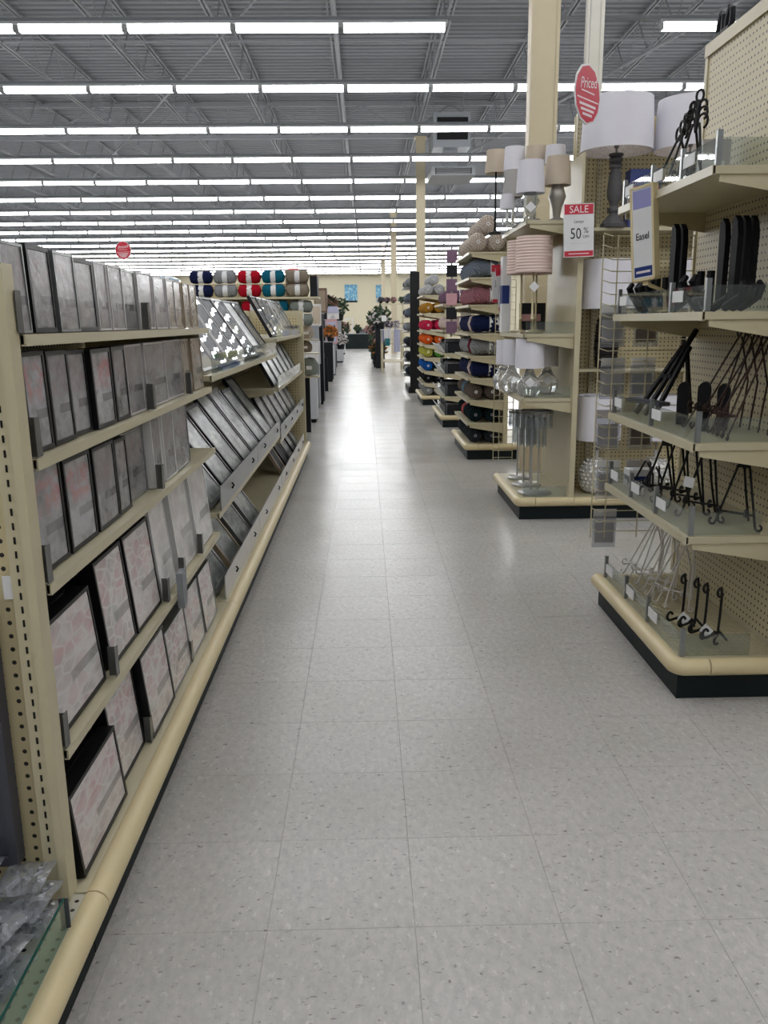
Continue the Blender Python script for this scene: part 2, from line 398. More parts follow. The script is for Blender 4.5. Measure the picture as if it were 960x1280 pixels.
# girders across, at the column lines
m = MB(); zb, zt = 5.32, 6.0
for zz in (zb, zt): m.box(-28, 28, -.06, .06, zz - .035, zz + .035)
k = 0; x = -28.0
while x < 27.9:
    m.tube([(x, 0, zb if k % 2 else zt), (x + 1, 0, zt if k % 2 else zb)], .028, 4, cap=False); x += 1; k += 1
    if k % 2: m.tube([(x, 0, zb), (x, 0, zt)], .015, 4, cap=False)
g0 = m.build('girder', 'joist_grey', ceil, loc=(0, 6.9, 0))
for y in (20.3, 33.7, 47.1): inst(g0, 'girder', ceil, (0, y, 0))
# bridging angles and pipes
m = MB()
for y in (9.6, 11.6, 14.0, 16.6, 23.6, 27.2, 30.4, 37, 41, 50): m.box(-28, 28, y - .012, y + .012, 5.40, 5.425)
m.build('bridging', 'joist_grey', ceil)
MB().tube([(-.36, -8, 5.36), (-.36, FAR, 5.36)], .035, 8).build('pipe', 'joist_grey', ceil, smooth=True)
MB().tube([(2.9, 3, 5.30), (-8, 26, 5.30)], .022, 6).build('pipe', 'joist_grey', ceil, smooth=True)
MB().tube([(6.4, 6, 5.3), (2.2, 24, 5.3)], .03, 6).build('pipe', 'joist_grey', ceil, smooth=True)
# fluorescent strips
LX0, LP, LZ = -.22, 1.2, 4.39
rows = [7.75, 5.15, 2.55, -.05, -2.65, -5.25]
rows_f = [10.32, 12.8, 15.37, 18.05, 20.72, 23.4] + [26.05 + 2.65 * k for k in range(13)]
def light_geo():
    h = MB(); h.box(.0, 1.2, -.07, .07, .086, .1); h.box(0, 1.2, -.04, .04, .1, .125); h.box(.022, .034, -.055, .055, .015, .086); h.box(1.166, 1.178, -.055, .055, .015, .086)
    e = MB(); e.add([(.035, -.06, .085), (.035, -.05, .022), (.035, .05, .022), (.035, .06, .085), (1.165, -.06, .085), (1.165, -.05, .022), (1.165, .05, .022), (1.165, .06, .085)],
                    [(0, 1, 5, 4), (1, 2, 6, 5), (2, 3, 7, 6), (0, 3, 2, 1), (4, 5, 6, 7)])
    return h, e
h, e = light_geo()
seen = []; far_h = MB(); far_e = MB()
for ri, y in enumerate(rows_f):
    half = int((.47 * y + 1.5) / LP) + 2; vis = 0
    for k in range(-half, half + 1):
        x = LX0 + LP * k
        if ri == 0 and 1.0 < x + .6 < 3.2: continue          # the gap in the first row
        a, b = proj((x, y, LZ)), proj((x + LP, y, LZ)); inv = b[0] > 4 and a[0] < 956 and a[1] > 0
        if inv: vis += 1; seen.append((y, ri, vis, x, True))
        else: seen.append((y, ri, 0, x, False))
lp = None; made = 0
for (y, ri, vis, x, inv) in seen:
    if inv and made < 296:
        if ri < 9: lab = 'white fluorescent strip light, %s from the left in the %s row' % (ordn(vis), ordn(ri + 1)); grp = 'fluorescent strip lights'
        else: lab = 'distant fluorescent strip light, %s from the left in the %s row' % (ordn(vis), ordn(ri + 1)); grp = 'distant fluorescent strip lights'
        if lp is None:
            lp = thing('ceiling_light', lab, 'light', (x, y, LZ), 0, grp); h.build('housing', 'housing', lp); e.build('lens', 'lit_lens', lp)
        else: dup(lp, (x, y, LZ), 0, lab, grp)
        made += 1
    else:
        far_h.add([(q[0] + x, q[1] + y, q[2] + LZ) for q in h.v], h.f); far_e.add([(q[0] + x, q[1] + y, q[2] + LZ) for q in e.v], e.f)
for y in rows:
    for k in range(-8, 9):
        x = LX0 + LP * k
        far_h.add([(q[0] + x, q[1] + y, q[2] + LZ) for q in h.v], h.f); far_e.add([(q[0] + x, q[1] + y, q[2] + LZ) for q in e.v], e.f)
fr = thing('ceiling_light', 'remaining white strip lights beyond the counted ones, out to the sides and far rows', 'light', (0, 0, LZ)); fr['kind'] = 'stuff'
o = far_h.build('housing', 'housing', fr, loc=(0, 0, -LZ)); o['kind'] = 'stuff'
o = far_e.build('lens', 'lit_lens', fr, loc=(0, 0, -LZ)); o['kind'] = 'stuff'
m = MB(); rods = MB()
for y in rows_f + rows:
    m.box(-28, 28, y - .02, y + .02, LZ + .125, LZ + .165)
    for k in range(-14, 15, 2): rods.tube([(-.42 + 1.68 * k, y, LZ + .16), (-.42 + 1.68 * k, y, 5.42)], .004, 4, cap=False)
o = m.build('light_channel', 'joist_grey', ceil); o['kind'] = 'stuff'
o = rods.build('hanger_rod', 'joist_grey', ceil); o['kind'] = 'stuff'
# smoke detectors / sprinklers seen as small discs, and the hanging air unit
a = P(545, 153, y=19.2); b = P(588, 190, y=19.2)
u_ = thing('air_handler', 'grey air handling unit hung under the roof deck right of centre', 'air unit', (a.x, 19.2, b.z))
MB().box(-.05, b.x - a.x, 0, 1.3, .1, a.z - b.z + .2).build('casing', 'duct', u_)
m = MB(); m.box(.02, b.x - a.x - .06, -.02, 0, .25, a.z - b.z + .1); m.build('dark_opening', 'black', u_)
m = MB(); m.box(-.1, b.x - a.x + .1, -.1, 1.2, -.48, -.30, 0); m.box(-.02, b.x - a.x + .02, -.11, -.1, -.46, -.33, 1)
for k in range(5): m.box(0, b.x - a.x, -.13, -.11, -.455 + k * .027, -.445 + k * .027, 0)
m.build('diffuser', ['duct', 'black'], u_)
m = MB(); m.box(.2, .5, .3, .6, -.32, .12)
for xx in (0, b.x - a.x - .1): m.tube([(xx, .5, a.z - b.z), (xx, .5, ZD - b.z)], .01, 5)
m.build('hanger', 'duct', u_)
# columns
def column(x, y, w, mat, ztop, label):
    t_ = thing('column', None, None, (x, y, 0)); t_['kind'] = 'structure'
    m = MB(); m.box(-w / 2, w / 2, -w / 2, w / 2, 0, ztop)
    for s in (-1, 1): m.box(s * w / 2 - .012, s * w / 2 + .012, -w / 2 - .008, -w / 2 + .015, 0, ztop)
    m.build('shaft', mat, t_)
    MB().box(-w * .75, w * .75, -w * .75, w * .75, ztop, ztop + .03).build('cap_plate', mat, t_)
column(P(677, 100, y=6.9).x, 6.9, .19, 'column', 5.28, '')
column(P(741, 60, y=6.3).x, 6.3, .095, 'white_pole', 5.35, '')
column(P(525.5, 300, y=20.3).x, 20.3, .19, 'column', 5.28, '')
column(P(492, 330, y=33.7).x, 33.7, .2, 'column', 5.28, '')
column(P(479, 350, y=47.1).x, 47.1, .2, 'column', 5.28, '')

# ------------------------------------------------------------------ gondola shelving
def shelf_part(par, x0, x1, y0, y1, z, aisle, th=.03, mat='cream_shelf', bracket=True, lip=True):
    """one metal shelf board with its rolled front edge; aisle = +1 front is x1, -1 front is x0"""
    m = MB(); m.box(x0, x1, y0, y1, z - th, z)
    f = x1 if aisle > 0 else x0
    m.box(f - .006 if aisle > 0 else f - .003, f + .003 if aisle > 0 else f + .006, y0, y1, z - th - .003, z + .001)
    s = m.build('shelf', mat, par)
    if bracket:
        bk = x0 if aisle > 0 else x1
        for yy in (y0 + .012, y1 - .012):
            w = (x1 - x0) * .93; q = 1 if aisle > 0 else -1
            b = MB(); b.prism([(bk, z - th), (bk + q * w, z - th), (bk + q * w, z - th - .02), (bk, z - th - .075)], yy - .004, yy + .004, 'XZ')
            b.build('bracket', 'cream_metal', s)
    return s
def base_part(par, x0, x1, y0, y1, kick_in=.02, sides='W', deck_mat='cream_shelf'):
    """kick plate, deck and rounded bumper rail around the exposed sides (W = -x, E = +x, S = -y)"""
    MB().box(x0 + (kick_in if 'W' in sides else 0), x1 - (kick_in if 'E' in sides else 0), y0 + (kick_in if 'S' in sides else 0), y1, 0, .085).build('kick_plate', 'kick', par)
    MB().box(x0 + .02 * ('W' in sides), x1 - .02 * ('E' in sides), y0 + .02 * ('S' in sides), y1, .085, .138).build('base_deck', deck_mat, par)
    rr = .029; zc = .114
    def rail(pts): MB().tube(pts, rr, 12).build('bumper_rail', 'bumper', par, smooth=True)
    if 'W' in sides and 'S' in sides:
        xw, ys_ = x0 + .012, y0 + .012; c = .03
        arc = [(xw + c - c * math.cos(a), ys_ + c - c * math.sin(a), zc) for a in [k * PI / 12 for k in range(7)]]
        rail([(xw, y1, zc)] + [(xw, ys_ + .06, zc)] + arc + [(xw + .1, ys_, zc)])
        rail([(xw + .103, ys_, zc), (x1, ys_, zc)])
    elif 'W' in sides: rail([(x0 + .012, y0, zc), (x0 + .012, y1, zc)])
    elif 'E' in sides: rail([(x1 - .012, y0, zc), (x1 - .012, y1, zc)])
    elif 'S' in sides: rail([(x0, y0 + .012, zc), (x1, y0 + .012, zc)])
def upright_part(par, x, y, z0, z1, face='y', w=.04):
    m = MB(); m.box(x - w / 2, x + w / 2, y - .02, y + .02, z0, z1)
    z = z0 + .06
    while z < z1 - .03:
        if face == 'y':
            for q in (-.008, .008): m.box(x + q - .0016, x + q + .0016, y - .0208, y - .019, z, z + .012, 1)
        else:
            for q in (-.008, .008): m.box(x - .0208 if face == '-x' else x + .019, x - .019 if face == '-x' else x + .0208, y + q - .0016, y + q + .0016, z, z + .012, 1)
        z += .0254
    m.build('upright', ['cream_metal', 'black'], par)

# --- left gondola (bay with wrapped box frames, then two bays of leaning frames)
XF, XB = -.58, -1.05
KF = -.535
Y1, Y2, Y3, Y4 = 1.455, 3.17, 5.55, 7.75
g1 = thing('gondola_shelving', 'cream metal shelving bay on the left holding rows of wrapped box frames', 'shelving', (-.8, 2.3, 0))
def kid(g): return g
def rel(g): g_loc = Vector(g.location); return g_loc
class G:
    """parts are written in world coordinates, then parented to the thing's empty"""
    def __init__(s, g): s.g = g; s.before = set(bpy.data.objects)
    def done(s):
        bpy.context.view_layer.update()
        for o in [o for o in bpy.data.objects if o not in s.before and o.parent == s.g]:
            o.location = Vector(o.location) - Vector(s.g.location)
w = G(g1)
base_part(g1, XB, KF, Y1 - .02, Y2, sides='E')
for z in (1.205, .99, .76, .43): shelf_part(g1, XB + .02, XF, Y1 + .003, Y2 - .01, z, 1, th=.016)
MB().box(XB, XB + .012, Y1, Y2, .138, 1.28).build('back_panel', 'peg_yz', g1)
# perforated end panel that closes the near end, with its slotted upright and smooth front edge
MB().box(XB - .5, -.629, 1.432, 1.445, .1395, 1.31).build('end_panel', 'peg_xz', g1)
m = MB(); m.box(-.629, -.601, 1.415, 1.447, .1395, 1.315)
z = .24
while z < 1.29:
    m.box(-.6165, -.613, 1.4135, 1.4155, z, z + .0125, 1); z += .0254
m.build('slotted_upright', ['cream_metal', 'black'], g1)
m = MB(); m.box(-.601, -.584, 1.408, 1.45, .1395, 1.32); m.build('edge_trim', 'cream_metal', g1)
w.done()
# near bay: only its base and glass-fronted bin are in view
g0 = thing('gondola_shelving', 'near cream base bay at the lower left with a glass fronted bin', 'shelving', (-.8, .8, 0))
w = G(g0)
base_part(g0, XB - .4, KF, -.2, Y1 - .024, sides='E', deck_mat='peg_xy')
gl = MB().box(-.566, -.562, .3, 1.335, .139, .2).build('glass_front', 'green_glass', g0)
MB().box(-.5662, -.5618, .3, 1.335, .2, .2025).build('glass_edge', 'glass_edge', gl)
MB().box(-.575, -.558, 1.336, 1.339, .139, .2).build('divider_clip', 'slate', g0)
w.done()
# crumpled clear packets of small parts in the bin
def packet_mesh(seed):
    rnd = random.Random(seed); m = MB(); n = 7; L, W = .118, .086; vs = []; fs = []
    hs = [[rnd.uniform(-.006, .006) for _ in range(n)] for _ in range(n)]
    for side in (1, -1):
        for i in range(n):
            for j in range(n):
                a, b = i / (n - 1) * 2 - 1, j / (n - 1) * 2 - 1; bulge = (1 - a * a) * (1 - b * b)
                vs.append((a * L / 2, b * W / 2, side * (bulge * .015) + hs[i][j] * (.4 + bulge)))
    for s in (0, 1):
        for i in range(n - 1):
            for j in range(n - 1):
                q = s * n * n + i * n + j; f = (q, q + 1, q + n + 1, q + n); fs.append(f if s == 0 else f[::-1])
    return m.add(vs, fs)
def trinket_mesh(seed):
    rnd = random.Random(seed); m = MB()
    for k in range(16):
        c = Vector((rnd.uniform(-.04, .04), rnd.uniform(-.028, .028), rnd.uniform(-.004, .004))); R = Euler((rnd.random() * 6, rnd.random() * 6, rnd.random() * 6)).to_matrix()
        s = rnd.uniform(.004, .010); m.box(-s, s, -s * .4, s * .4, -s * .25, s * .25, k % 3, R, c)
    return m
pk = []
for s in range(3):
    r0 = thing('plastic_packet', 'x', 'packet', (0, 0, 0)); packet_mesh(s).build('clear_bag', 'plastic_bag', r0, smooth=True); trinket_mesh(s + 9).build('small_parts', ['silver', 'dark_canvas', 'grey_paper'], r0); pk.append(r0)
rnd = random.Random(3); spots = []
for layer in range(4):
    for row in range(3):
        for k in range(4):
            if layer > 2 and row == 0: continue
            spots.append((layer, row, k, -.628 - .093 * row, 1.325 - .132 * k - .01 * row, .166 + .043 * layer + .012 * row))
for n, (layer, row, k, x, y, z) in enumerate(spots):
    lab = 'clear packet of silver parts, %s layer, %s row from glass, %s from upright' % (('lowest', 'second', 'third', 'top')[layer], ORD[row + 1], ORD[k + 1])
    q = pk[n] if n < 3 else dup(pk[n % 3], (0, 0, 0), 0, lab)
    q['label'] = lab; q['group'] = 'plastic packets in the bin'; q.location = (x, y, z); q.rotation_euler = (rnd.uniform(-.08, .08), rnd.uniform(0, .2), PI / 2 + rnd.uniform(-.12, .12))
# grey framed panel hanging on the end panel + paper label
q = thing('framed_panel', 'dark grey framed panel at the left edge hanging on the perforated end panel', 'frame', (-.79, 1.40, .235))
MB().box(-.06, .118, -.012, .012, .02, .50).build('panel', 'slate', q); m = MB(); m.box(.112, .128, -.016, .016, 0, .52); m.box(-.06, .112, -.016, .016, 0, .02); m.box(-.06, .112, -.016, .016, .50, .52); m.build('border', 'slate', q)
a = P(2, 752, y=1.412); b = P(22, 722, y=1.412)
tag(MB().box(a.x, b.x, 1.4235, 1.4245, a.z, b.z).build('price_label', 'white_paper'), 'small white paper label on the perforated end panel at the left edge', 'label')

# --- wrapped box frames (bay 1)
def box_frame(x, ya, yb, z, h, dep, edge, face, label, group, lean=0.0, bw=.006, side=None):
    """upright box frame, face toward +x"""
    wd = yb - ya; q = thing('box_frame', label, 'picture frame', (x, (ya + yb) / 2, z), 0, group)
    q.rotation_euler = (0, -lean, 0)
    m = MB(); hw = wd / 2 - .002
    m.box(-dep, -.004, -hw, hw, 0, h)
    for (a0, a1, b0, b1) in ((-hw, -hw + bw, 0, h), (hw - bw, hw, 0, h), (-hw + bw, hw - bw, 0, bw), (-hw + bw, hw - bw, h - bw, h)): m.box(-.004, .002, a0, a1, b0, b1)
    m.build('frame', edge, q)
    MB().box(-.0038, 0, -hw + bw, hw - bw, bw, h - bw).build('insert', face, q)
    return q
D1 = [('top', 1.205, [(1.457, 1.562, .154), (1.570, 1.688, .158), (1.693, 1.812, .155), (1.817, 1.948, .152), (1.954, 2.047, .154), (2.053, 2.171, .153), (2.178, 2.303, .150), (2.311, 2.470, .152), (2.480, 2.621, .150), (2.632, 2.744, .149), (2.755, 2.879, .150), (2.892, 2.999, .149), (3.013, 3.13, .149)]),
      ('second', .99, [(1.49, 1.605, .183), (1.612, 1.733, .18), (1.74, 1.86, .177), (1.865, 2.012, .176), (2.019, 2.135, .177), (2.142, 2.3, .178), (2.326, 2.568, .179), (2.572, 2.814, .18), (2.827, 2.948, .179), (2.962, 3.14, .179)]),
      ('third', .76, [(1.475, 1.652, .205), (1.66, 1.83, .193), (1.84, 2.005, .19), (2.012, 2.117, .184), (2.122, 2.34, .185), (2.35, 2.455, .206), (2.462, 2.606, .203), (2.613, 2.83, .204)]),
      ('fourth', .43, [(1.478, 1.78, .225), (1.83, 2.048, .257), (2.056, 2.311, .258), (2.331, 2.513, .268), (2.583, 2.833, .292), (2.848, 3.13, .288)]),
      ('bottom', .138, [(1.514, 1.834, .178), (1.848, 2.089, .223), (2.106, 2.37, .231), (2.381, 2.648, .193), (2.652, 2.894, .214), (2.91, 3.14, .212)])]
rnd = random.Random(11)
for nm, z, L in D1:
    for k, (ya, yb, hh) in enumerate(L):
        edge, face = 'box_dark', 'insert_pink'; desc = 'black edged'
        if nm == 'top': face = 'insert_grey' if k < 9 else 'insert_tan'; edge = ['silver_edge', 'box_dark', 'silver_edge', 'box_dark', 'box_pale', 'box_pale', 'silver_edge', 'box_pale', 'box_pale', 'box_pale', 'box_tan', 'box_tan', 'box_tan'][k]
        if nm == 'second': face = 'insert_pink' if k in (0, 3) else 'insert_grey' if k < 8 else 'insert_tan'; edge = 'box_dark' if k < 5 else 'box_pale' if k < 8 else 'box_tan'
        if nm == 'third': face = 'insert_pink' if k < 2 else 'insert_grey'; edge = 'box_white' if k in (5, 6) else 'box_dark' if k < 4 else 'silver_edge'
        if nm == 'fourth': face = ['insert_light', 'insert_light', 'insert_light', 'insert_white', 'insert_white', 'insert_white'][k]; edge = 'box_dark' if k < 3 else 'box_white'
        if nm == 'bottom': face = 'insert_light'; edge = 'box_dark' if k < 3 else 'silver_edge'
        desc = {'box_dark': 'black edged', 'silver_edge': 'grey edged', 'box_pale': 'pale grey edged', 'box_tan': 'tan edged', 'box_white': 'white edged'}[edge]
        big = nm in ('fourth', 'bottom')
        lab = '%s wrapped %sbox frame, %s along the front of the %s left shelf' % (desc, 'large ' if big else '', ORD[k + 1], nm)
        dep = .05 if not big else .035
        x = -.603 + rnd.uniform(-.006, .004) - (.02 if (nm, k) in (('third', 4), ('bottom', 1)) else 0)
        if nm == 'bottom': x += .022; ya, yb = ya * .97, yb * .97; ya = max(ya, 1.47)
        ln = .03 if not big else .10
        if (nm, k) == ('fourth', 0): x += .0; ln = .10
        box_frame(x, ya, yb, z + .001 + dep * math.sin(ln), hh, dep, edge, face, lab, 'box frames on the left bay', ln, .009 if edge == 'box_dark' else .005)
        # the ones stacked behind it, their tops in view
        for bk in range(1, 5 if (nm, k) == ('fourth', 0) else 3 if nm in ('second', 'third') else 2):
            x2 = x - bk * (dep + .012) - .004
            if x2 - dep < XB + .03: break
            h2 = hh - (.006 * bk if nm != 'bottom' else .012)
            box_frame(x2, ya + .004, yb - .004, z + .001 + dep * math.sin(ln), h2, dep, 'box_dark', 'insert_grey',
                      'black box frame, %s behind the %s front frame on the %s left shelf' % (ORD[bk], ORD[k + 1], nm), 'box frames stacked behind', ln)
# shelf dividers (small clear or grey clips at the shelf fronts)
rnd = random.Random(5)
div0 = None
for (y, z, hh) in [(1.452, 1.208, .09), (2.315, 1.208, .07), (1.478, .993, .07), (2.31, .993, .07), (2.815, .993, .06), (1.467, .763, .07), (2.345, .763, .06), (1.80, .433, .075), (1.468, .433, .05), (2.32, .433, .06), (2.54, .433, .06), (2.84, .433, .06), (2.034, .14, .06), (2.5685, .14, .06)]:
    if div0 is None:
        m = MB(); m.box(-.016, .004, -.0015, .0015, 0, .07); m.box(.0025, .004, -.012, .012, 0, .07); div0 = m.build('shelf_divider', 'smoke', g1, loc=(XF + .8 - .004, y - 2.3, z))
    else: inst(div0, 'shelf_divider', g1, (XF + .8 - .004, y - 2.3, z))
q = thing('bag_clip', 'grey plastic cup clip hung on the fourth left shelf edge before the white frames', 'clip', (-.572, 2.42, .385))
m = MB(); m.prism([(-.03, .11), (.03, .11), (.022, 0), (-.022, 0)], -.003, .016, 'YZ'); m.build('cup', 'joist_grey', q)

# --- bays 2 and 3: leaning frames
g2 = thing('gondola_shelving', 'cream metal shelving bays on the left holding leaning silver frames and mirrors', 'shelving', (-.8, 5.4, 0))
w = G(g2)
base_part(g2, XB, KF, Y2 + .003, Y4, sides='E')
MB().box(XB, XB + .012, Y2 + .003, Y4, .138, 1.33).build('back_panel', 'peg_yz', g2)
s_top2 = shelf_part(g2, XB + .02, XF, Y2 + .003, Y3 - .01, 1.03, 1, th=.02)
s_low2 = shelf_part(g2, XB + .02, XF, Y2 + .003, Y3 - .01, .50, 1, th=.02)
s_top3 = shelf_part(g2, XB + .02, XF, Y3 + .01, Y4 - .03, 1.125, 1, th=.02)
s_mid3 = shelf_part(g2, XB + .02, XF, Y3 + .01, Y4 - .03, .80, 1, th=.02)
s_low3 = shelf_part(g2, XB + .02, XF, Y3 + .01, Y4 - .03, .455, 1, th=.02)
m = MB(); m.box(XB, XF + .02, Y4 - .025, Y4 + .02, .138, 1.33, 0); m.build('end_upright', ['cream_metal'], g2)
m = MB(); m.box(XB + .05, XF - .03, Y4 - .0265, Y4 - .0245, .2, 1.28); m.build('end_panel', 'peg_xz', g2)
for (y0, y1, z) in ((Y2 + .03, 4.35, .505), (4.36, Y3 - .03, .505), (Y3 + .03, 6.6, .46), (6.61, Y4 - .06, .46), (Y2 + .03, 4.3, .139), (4.31, 5.5, .139), (5.52, 6.6, .139), (6.62, 7.6, .139)):
    o = MB().box(XF + .003, XF + .007, y0, y1, z, z + .095).build('front_lip', 'box_white' if z < .3 else 'silver_edge', g2)
    for yy in (y0 + .25, y1 - .25):
        m = MB(); m.tube([(XF + .012, yy, z + .04), (XF + .02, yy, z + .055), (XF + .012, yy, z + .065)], .004, 5); m.build('lip_clip', 'black', o)
for (y0, y1, z) in ((Y2 + .03, 4.35, 1.032), (4.36, Y3 - .03, 1.032), (Y3 + .03, Y4 - .06, 1.127), (Y3 + .03, Y4 - .06, .802)):
    MB().box(XF - .002, XF + .002, y0, y1, z, z + .075).build('clear_lip', 'acrylic', g2)
w.done()
def lean_frame(y, wd, z, h, ang, edge, face, label, cat, group, x=XF - .012, bw=.016, rx=0.0, dep=.022, name='picture_frame'):
    q = thing(name, label, cat, (x, y + .03, z + .002 + dep * math.sin(ang)), 0, group); q.rotation_euler = (rx, -ang, 0)
    hw = wd / 2; m = MB()
    for (a0, a1, b0, b1) in ((-hw, -hw + bw, 0, h), (hw - bw, hw, 0, h), (-hw + bw, hw - bw, 0, bw), (-hw + bw, hw - bw, h - bw, h)): m.box(-dep, 0, a0, a1, b0, b1)
    m.build('frame', edge, q); MB().box(-dep + .002, -.004, -hw + bw, hw - bw, bw, h - bw).build('glazed_insert' if cat != 'mirror' else 'mirror_glass', face, q)
    return q
n = 0
for k in range(7):
    y = Y2 + .19 + k * .335
    lean_frame(y, .31, 1.03, .37, .58, 'box_pale' if k in (0, 1, 2, 4) else 'box_dark', 'mirror_glass' if k != 5 else 'marble_insert', 'leaning silver mirror, %s along the upper shelf of the second left bay' % ORD[k + 1], 'mirror', 'leaning mirrors', bw=.012, x=XF - .035, name='leaning_mirror')
for k in range(6):
    y = Y3 + .2 + k * .33
    lean_frame(y, .275, 1.125, .30, .5, ['box_dark', 'silver_edge', 'silver_edge', 'box_white', 'silver_edge', 'silver_edge'][k], 'mirror_glass', 'small leaning mirror, %s along the top shelf of the third left bay' % ORD[k + 1], 'mirror', 'leaning mirrors far bay', bw=.012, x=XF - .03, name='leaning_mirror')
for k in range(7):
    y = Y2 + .17 + k * .335
    lean_frame(y, .295, .50, .46 - .03 * (k % 3), .62, ['silver_edge', 'box_dark', 'box_dark', 'box_dark', 'silver_edge', 'box_dark', 'box_dark'][k], 'marble_insert', 'grey glazed leaning frame, %s along the middle shelf of the second left bay' % ORD[k + 1], 'picture frame', 'leaning glazed frames', bw=.018, x=XF - .03)
for k in range(6):
    y = Y3 + .19 + k * .335
    lean_frame(y, .26, .80, .27, .5, ['box_dark', 'silver_edge', 'box_dark', 'silver_edge', 'silver_edge', 'box_dark'][k], 'marble_insert', 'small grey glazed leaning frame, %s along the upper middle shelf of the third left bay' % ORD[k + 1], 'picture frame', 'leaning glazed frames far bay', bw=.014, x=XF - .03)
    lean_frame(y, .275, .455, .31, .5, ['box_dark', 'box_dark', 'silver_edge', 'box_dark', 'silver_edge', 'silver_edge'][k], 'marble_insert', 'grey glazed leaning frame, %s behind the lip of the lower shelf, third left bay' % ORD[k + 1], 'picture frame', 'leaning glazed frames far bay', bw=.018, x=XF - .03)
    if k not in (0,): lean_frame(y, .25, .138, .33, .55, ['box_tan', 'box_tan', 'box_dark', 'silver_edge', 'box_dark', 'silver_edge'][k], 'marble_insert' if k > 2 else 'dark_canvas', '%s leaning frame, %s along the base deck of the third left bay' % (['tan edged', 'tan edged', 'black', 'grey', 'black', 'grey'][k], ORD[k + 1]), 'picture frame', 'frames on the base deck', bw=.03, x=XF - .03)
for k in range(4):
    y = Y2 + .19 + k * .37
    lean_frame(y, .30, .138, .385, .6, ['silver_edge', 'box_tan', 'silver_edge', 'silver_edge'][k], 'marble_insert', 'grey glazed leaning frame, %s along the base deck of the second left bay' % ORD[k + 1], 'picture frame', 'frames on the base deck', bw=.02, x=XF - .03)

# ------------------------------------------------------------------ yarn
def skein_geo(L, R, seed=0, ends=True):
    rnd = random.Random(seed); prof = []
    for k in range(15):
        q = k / 14; a = q * 2 - 1; rr = R * (1 - abs(a) ** 7) ** .5 * (.86 + .14 * min(1, abs(a) * 2.6) ** .7); prof.append((max(rr, 0.001), a * L / 2))
    ph = rnd.random() * 6
    return MB().lathe(prof, 20, axis='X', fn=lambda a, h: 1 + .035 * math.sin(9 * a + 60 * h + ph) + .03 * math.sin(3 * a + ph))
def band_geo(R, w): return MB().lathe([(R * .93, -w / 2), (R * .97, -w / 2), (R * .95, 0), (R * .97, w / 2), (R * .93, w / 2)], 20, axis='X')
skein_cache = {}
def skein(mat, loc, rz, label, L=.25, R=.062, band='white_paper', bw=.06, group=None, cat='yarn', bx=0):
    key = (mat, L, R, band, bw, bx)
    if key not in skein_cache:
        q = thing('yarn_skein', label, cat, loc, rz, group); skein_geo(L, R, len(skein_cache)).build('yarn', mat, q, smooth=True)
        if band: band_geo(R, bw).build('label_band', band, q, smooth=True, loc=(bx, 0, 0))
        skein_cache[key] = q
    else: q = dup(skein_cache[key], loc, rz, label, group)
    return q
def ball_geo(R):
    m = MB(); prof = []
    for k in range(13):
        a = -PI / 2 + PI * k / 12; prof.append((max(R * math.cos(a), .0008), R * .86 * math.sin(a)))
    m.lathe(prof, 18, axis='X', fn=lambda a, h: 1 + .03 * math.sin(8 * a + 70 * h))
    for k in range(4):
        q = .26 + .18 * k; m.tube([(R * .86 * math.sqrt(1 - q * q) + R * .02, R * q * math.cos(a), R * q * math.sin(a)) for a in [2 * PI * j / 16 for j in range(17)]], R * .075, 5)
    return m
ball_cache = {}
def ball(mat, loc, rz, label, R=.075, group=None):
    key = (mat, R)
    if key not in ball_cache:
        q = thing('yarn_ball', label, 'yarn', loc, rz, group); ball_geo(R).build('yarn', mat, q, smooth=True)
        m = MB(); m.lathe([(R * .25, R * .70), (R * .25, R * .885), (R * .1, R * .885), (R * .1, R * .7)], 12, axis='X'); m.build('core', 'white_paper' if mat not in ('yarn_black', 'yarn_charcoal', 'yarn_forest') else 'joist_grey', q, smooth=True)
        ball_cache[key] = q
    else: q = dup(ball_cache[key], loc, rz, label, group)
    return q

# --- left yarn shelf facing the camera behind the frame bays
YS = 8.62
ys_ = thing('gondola_shelving', 'cream shelf unit facing the camera with paired yarn skeins on its top', 'shelving', (-1.2, 8.8, 0))
w = G(ys_)
for z in (1.475, 1.185, .9, .5): 
    MB().box(-2.4, -.66 if z < 1.4 else -.455, YS - .1, YS + .32, z - .02, z).build('shelf', 'cream_shelf', ys_)
MB().box(-2.4, -.66, YS + .32, YS + .36, 0, 1.62).build('back_panel', 'peg_xz', ys_)
MB().box(-2.4, -.66, YS - .1, YS + .32, 0, .12).build('kick_plate', 'kick', ys_)
for x in (-2.4, -.69): MB().box(x, x + .03, YS + .28, YS + .33, .12, 1.5).build('upright', 'cream_metal', ys_)
w.done()
a = P(388, 379, y=8.60); b = P(396, 345, y=8.60)
MBx = a.x
q = thing('dark_display_panel', 'dark navy panel standing at the right end of the yarn shelf', 'panel', ((a.x + b.x) / 2, 8.60, 1.4755))
hw = (b.x - a.x) / 2; MB().box(-hw, hw, 0, .3, 0, b.z - 1.4755).build('panel', 'dark_canvas', q); MB().box(-hw - .004, hw + .004, -.004, .304, b.z - 1.4755, b.z - 1.465).build('top_edge', 'wood_brown', q)
names = [('navy', 'navy blue', 252), ('grey', 'grey', 282), ('red', 'bright red', 312), ('teal', 'teal blue', 342), ('taupe', 'taupe', 372)]
for k, (mm, nn, px) in enumerate(names):
    x = P(px, 358, y=YS).x
    for lv in range(2):
        skein('yarn_' + mm, (x, YS, 1.475 + .066 + lv * .131), 0, '%s yarn skein, white band, %s of its pair on the left yarn shelf' % (nn, 'lower' if lv == 0 else 'upper'), L=.238, R=.061, bw=.05, group='yarn skeins on the left shelf')
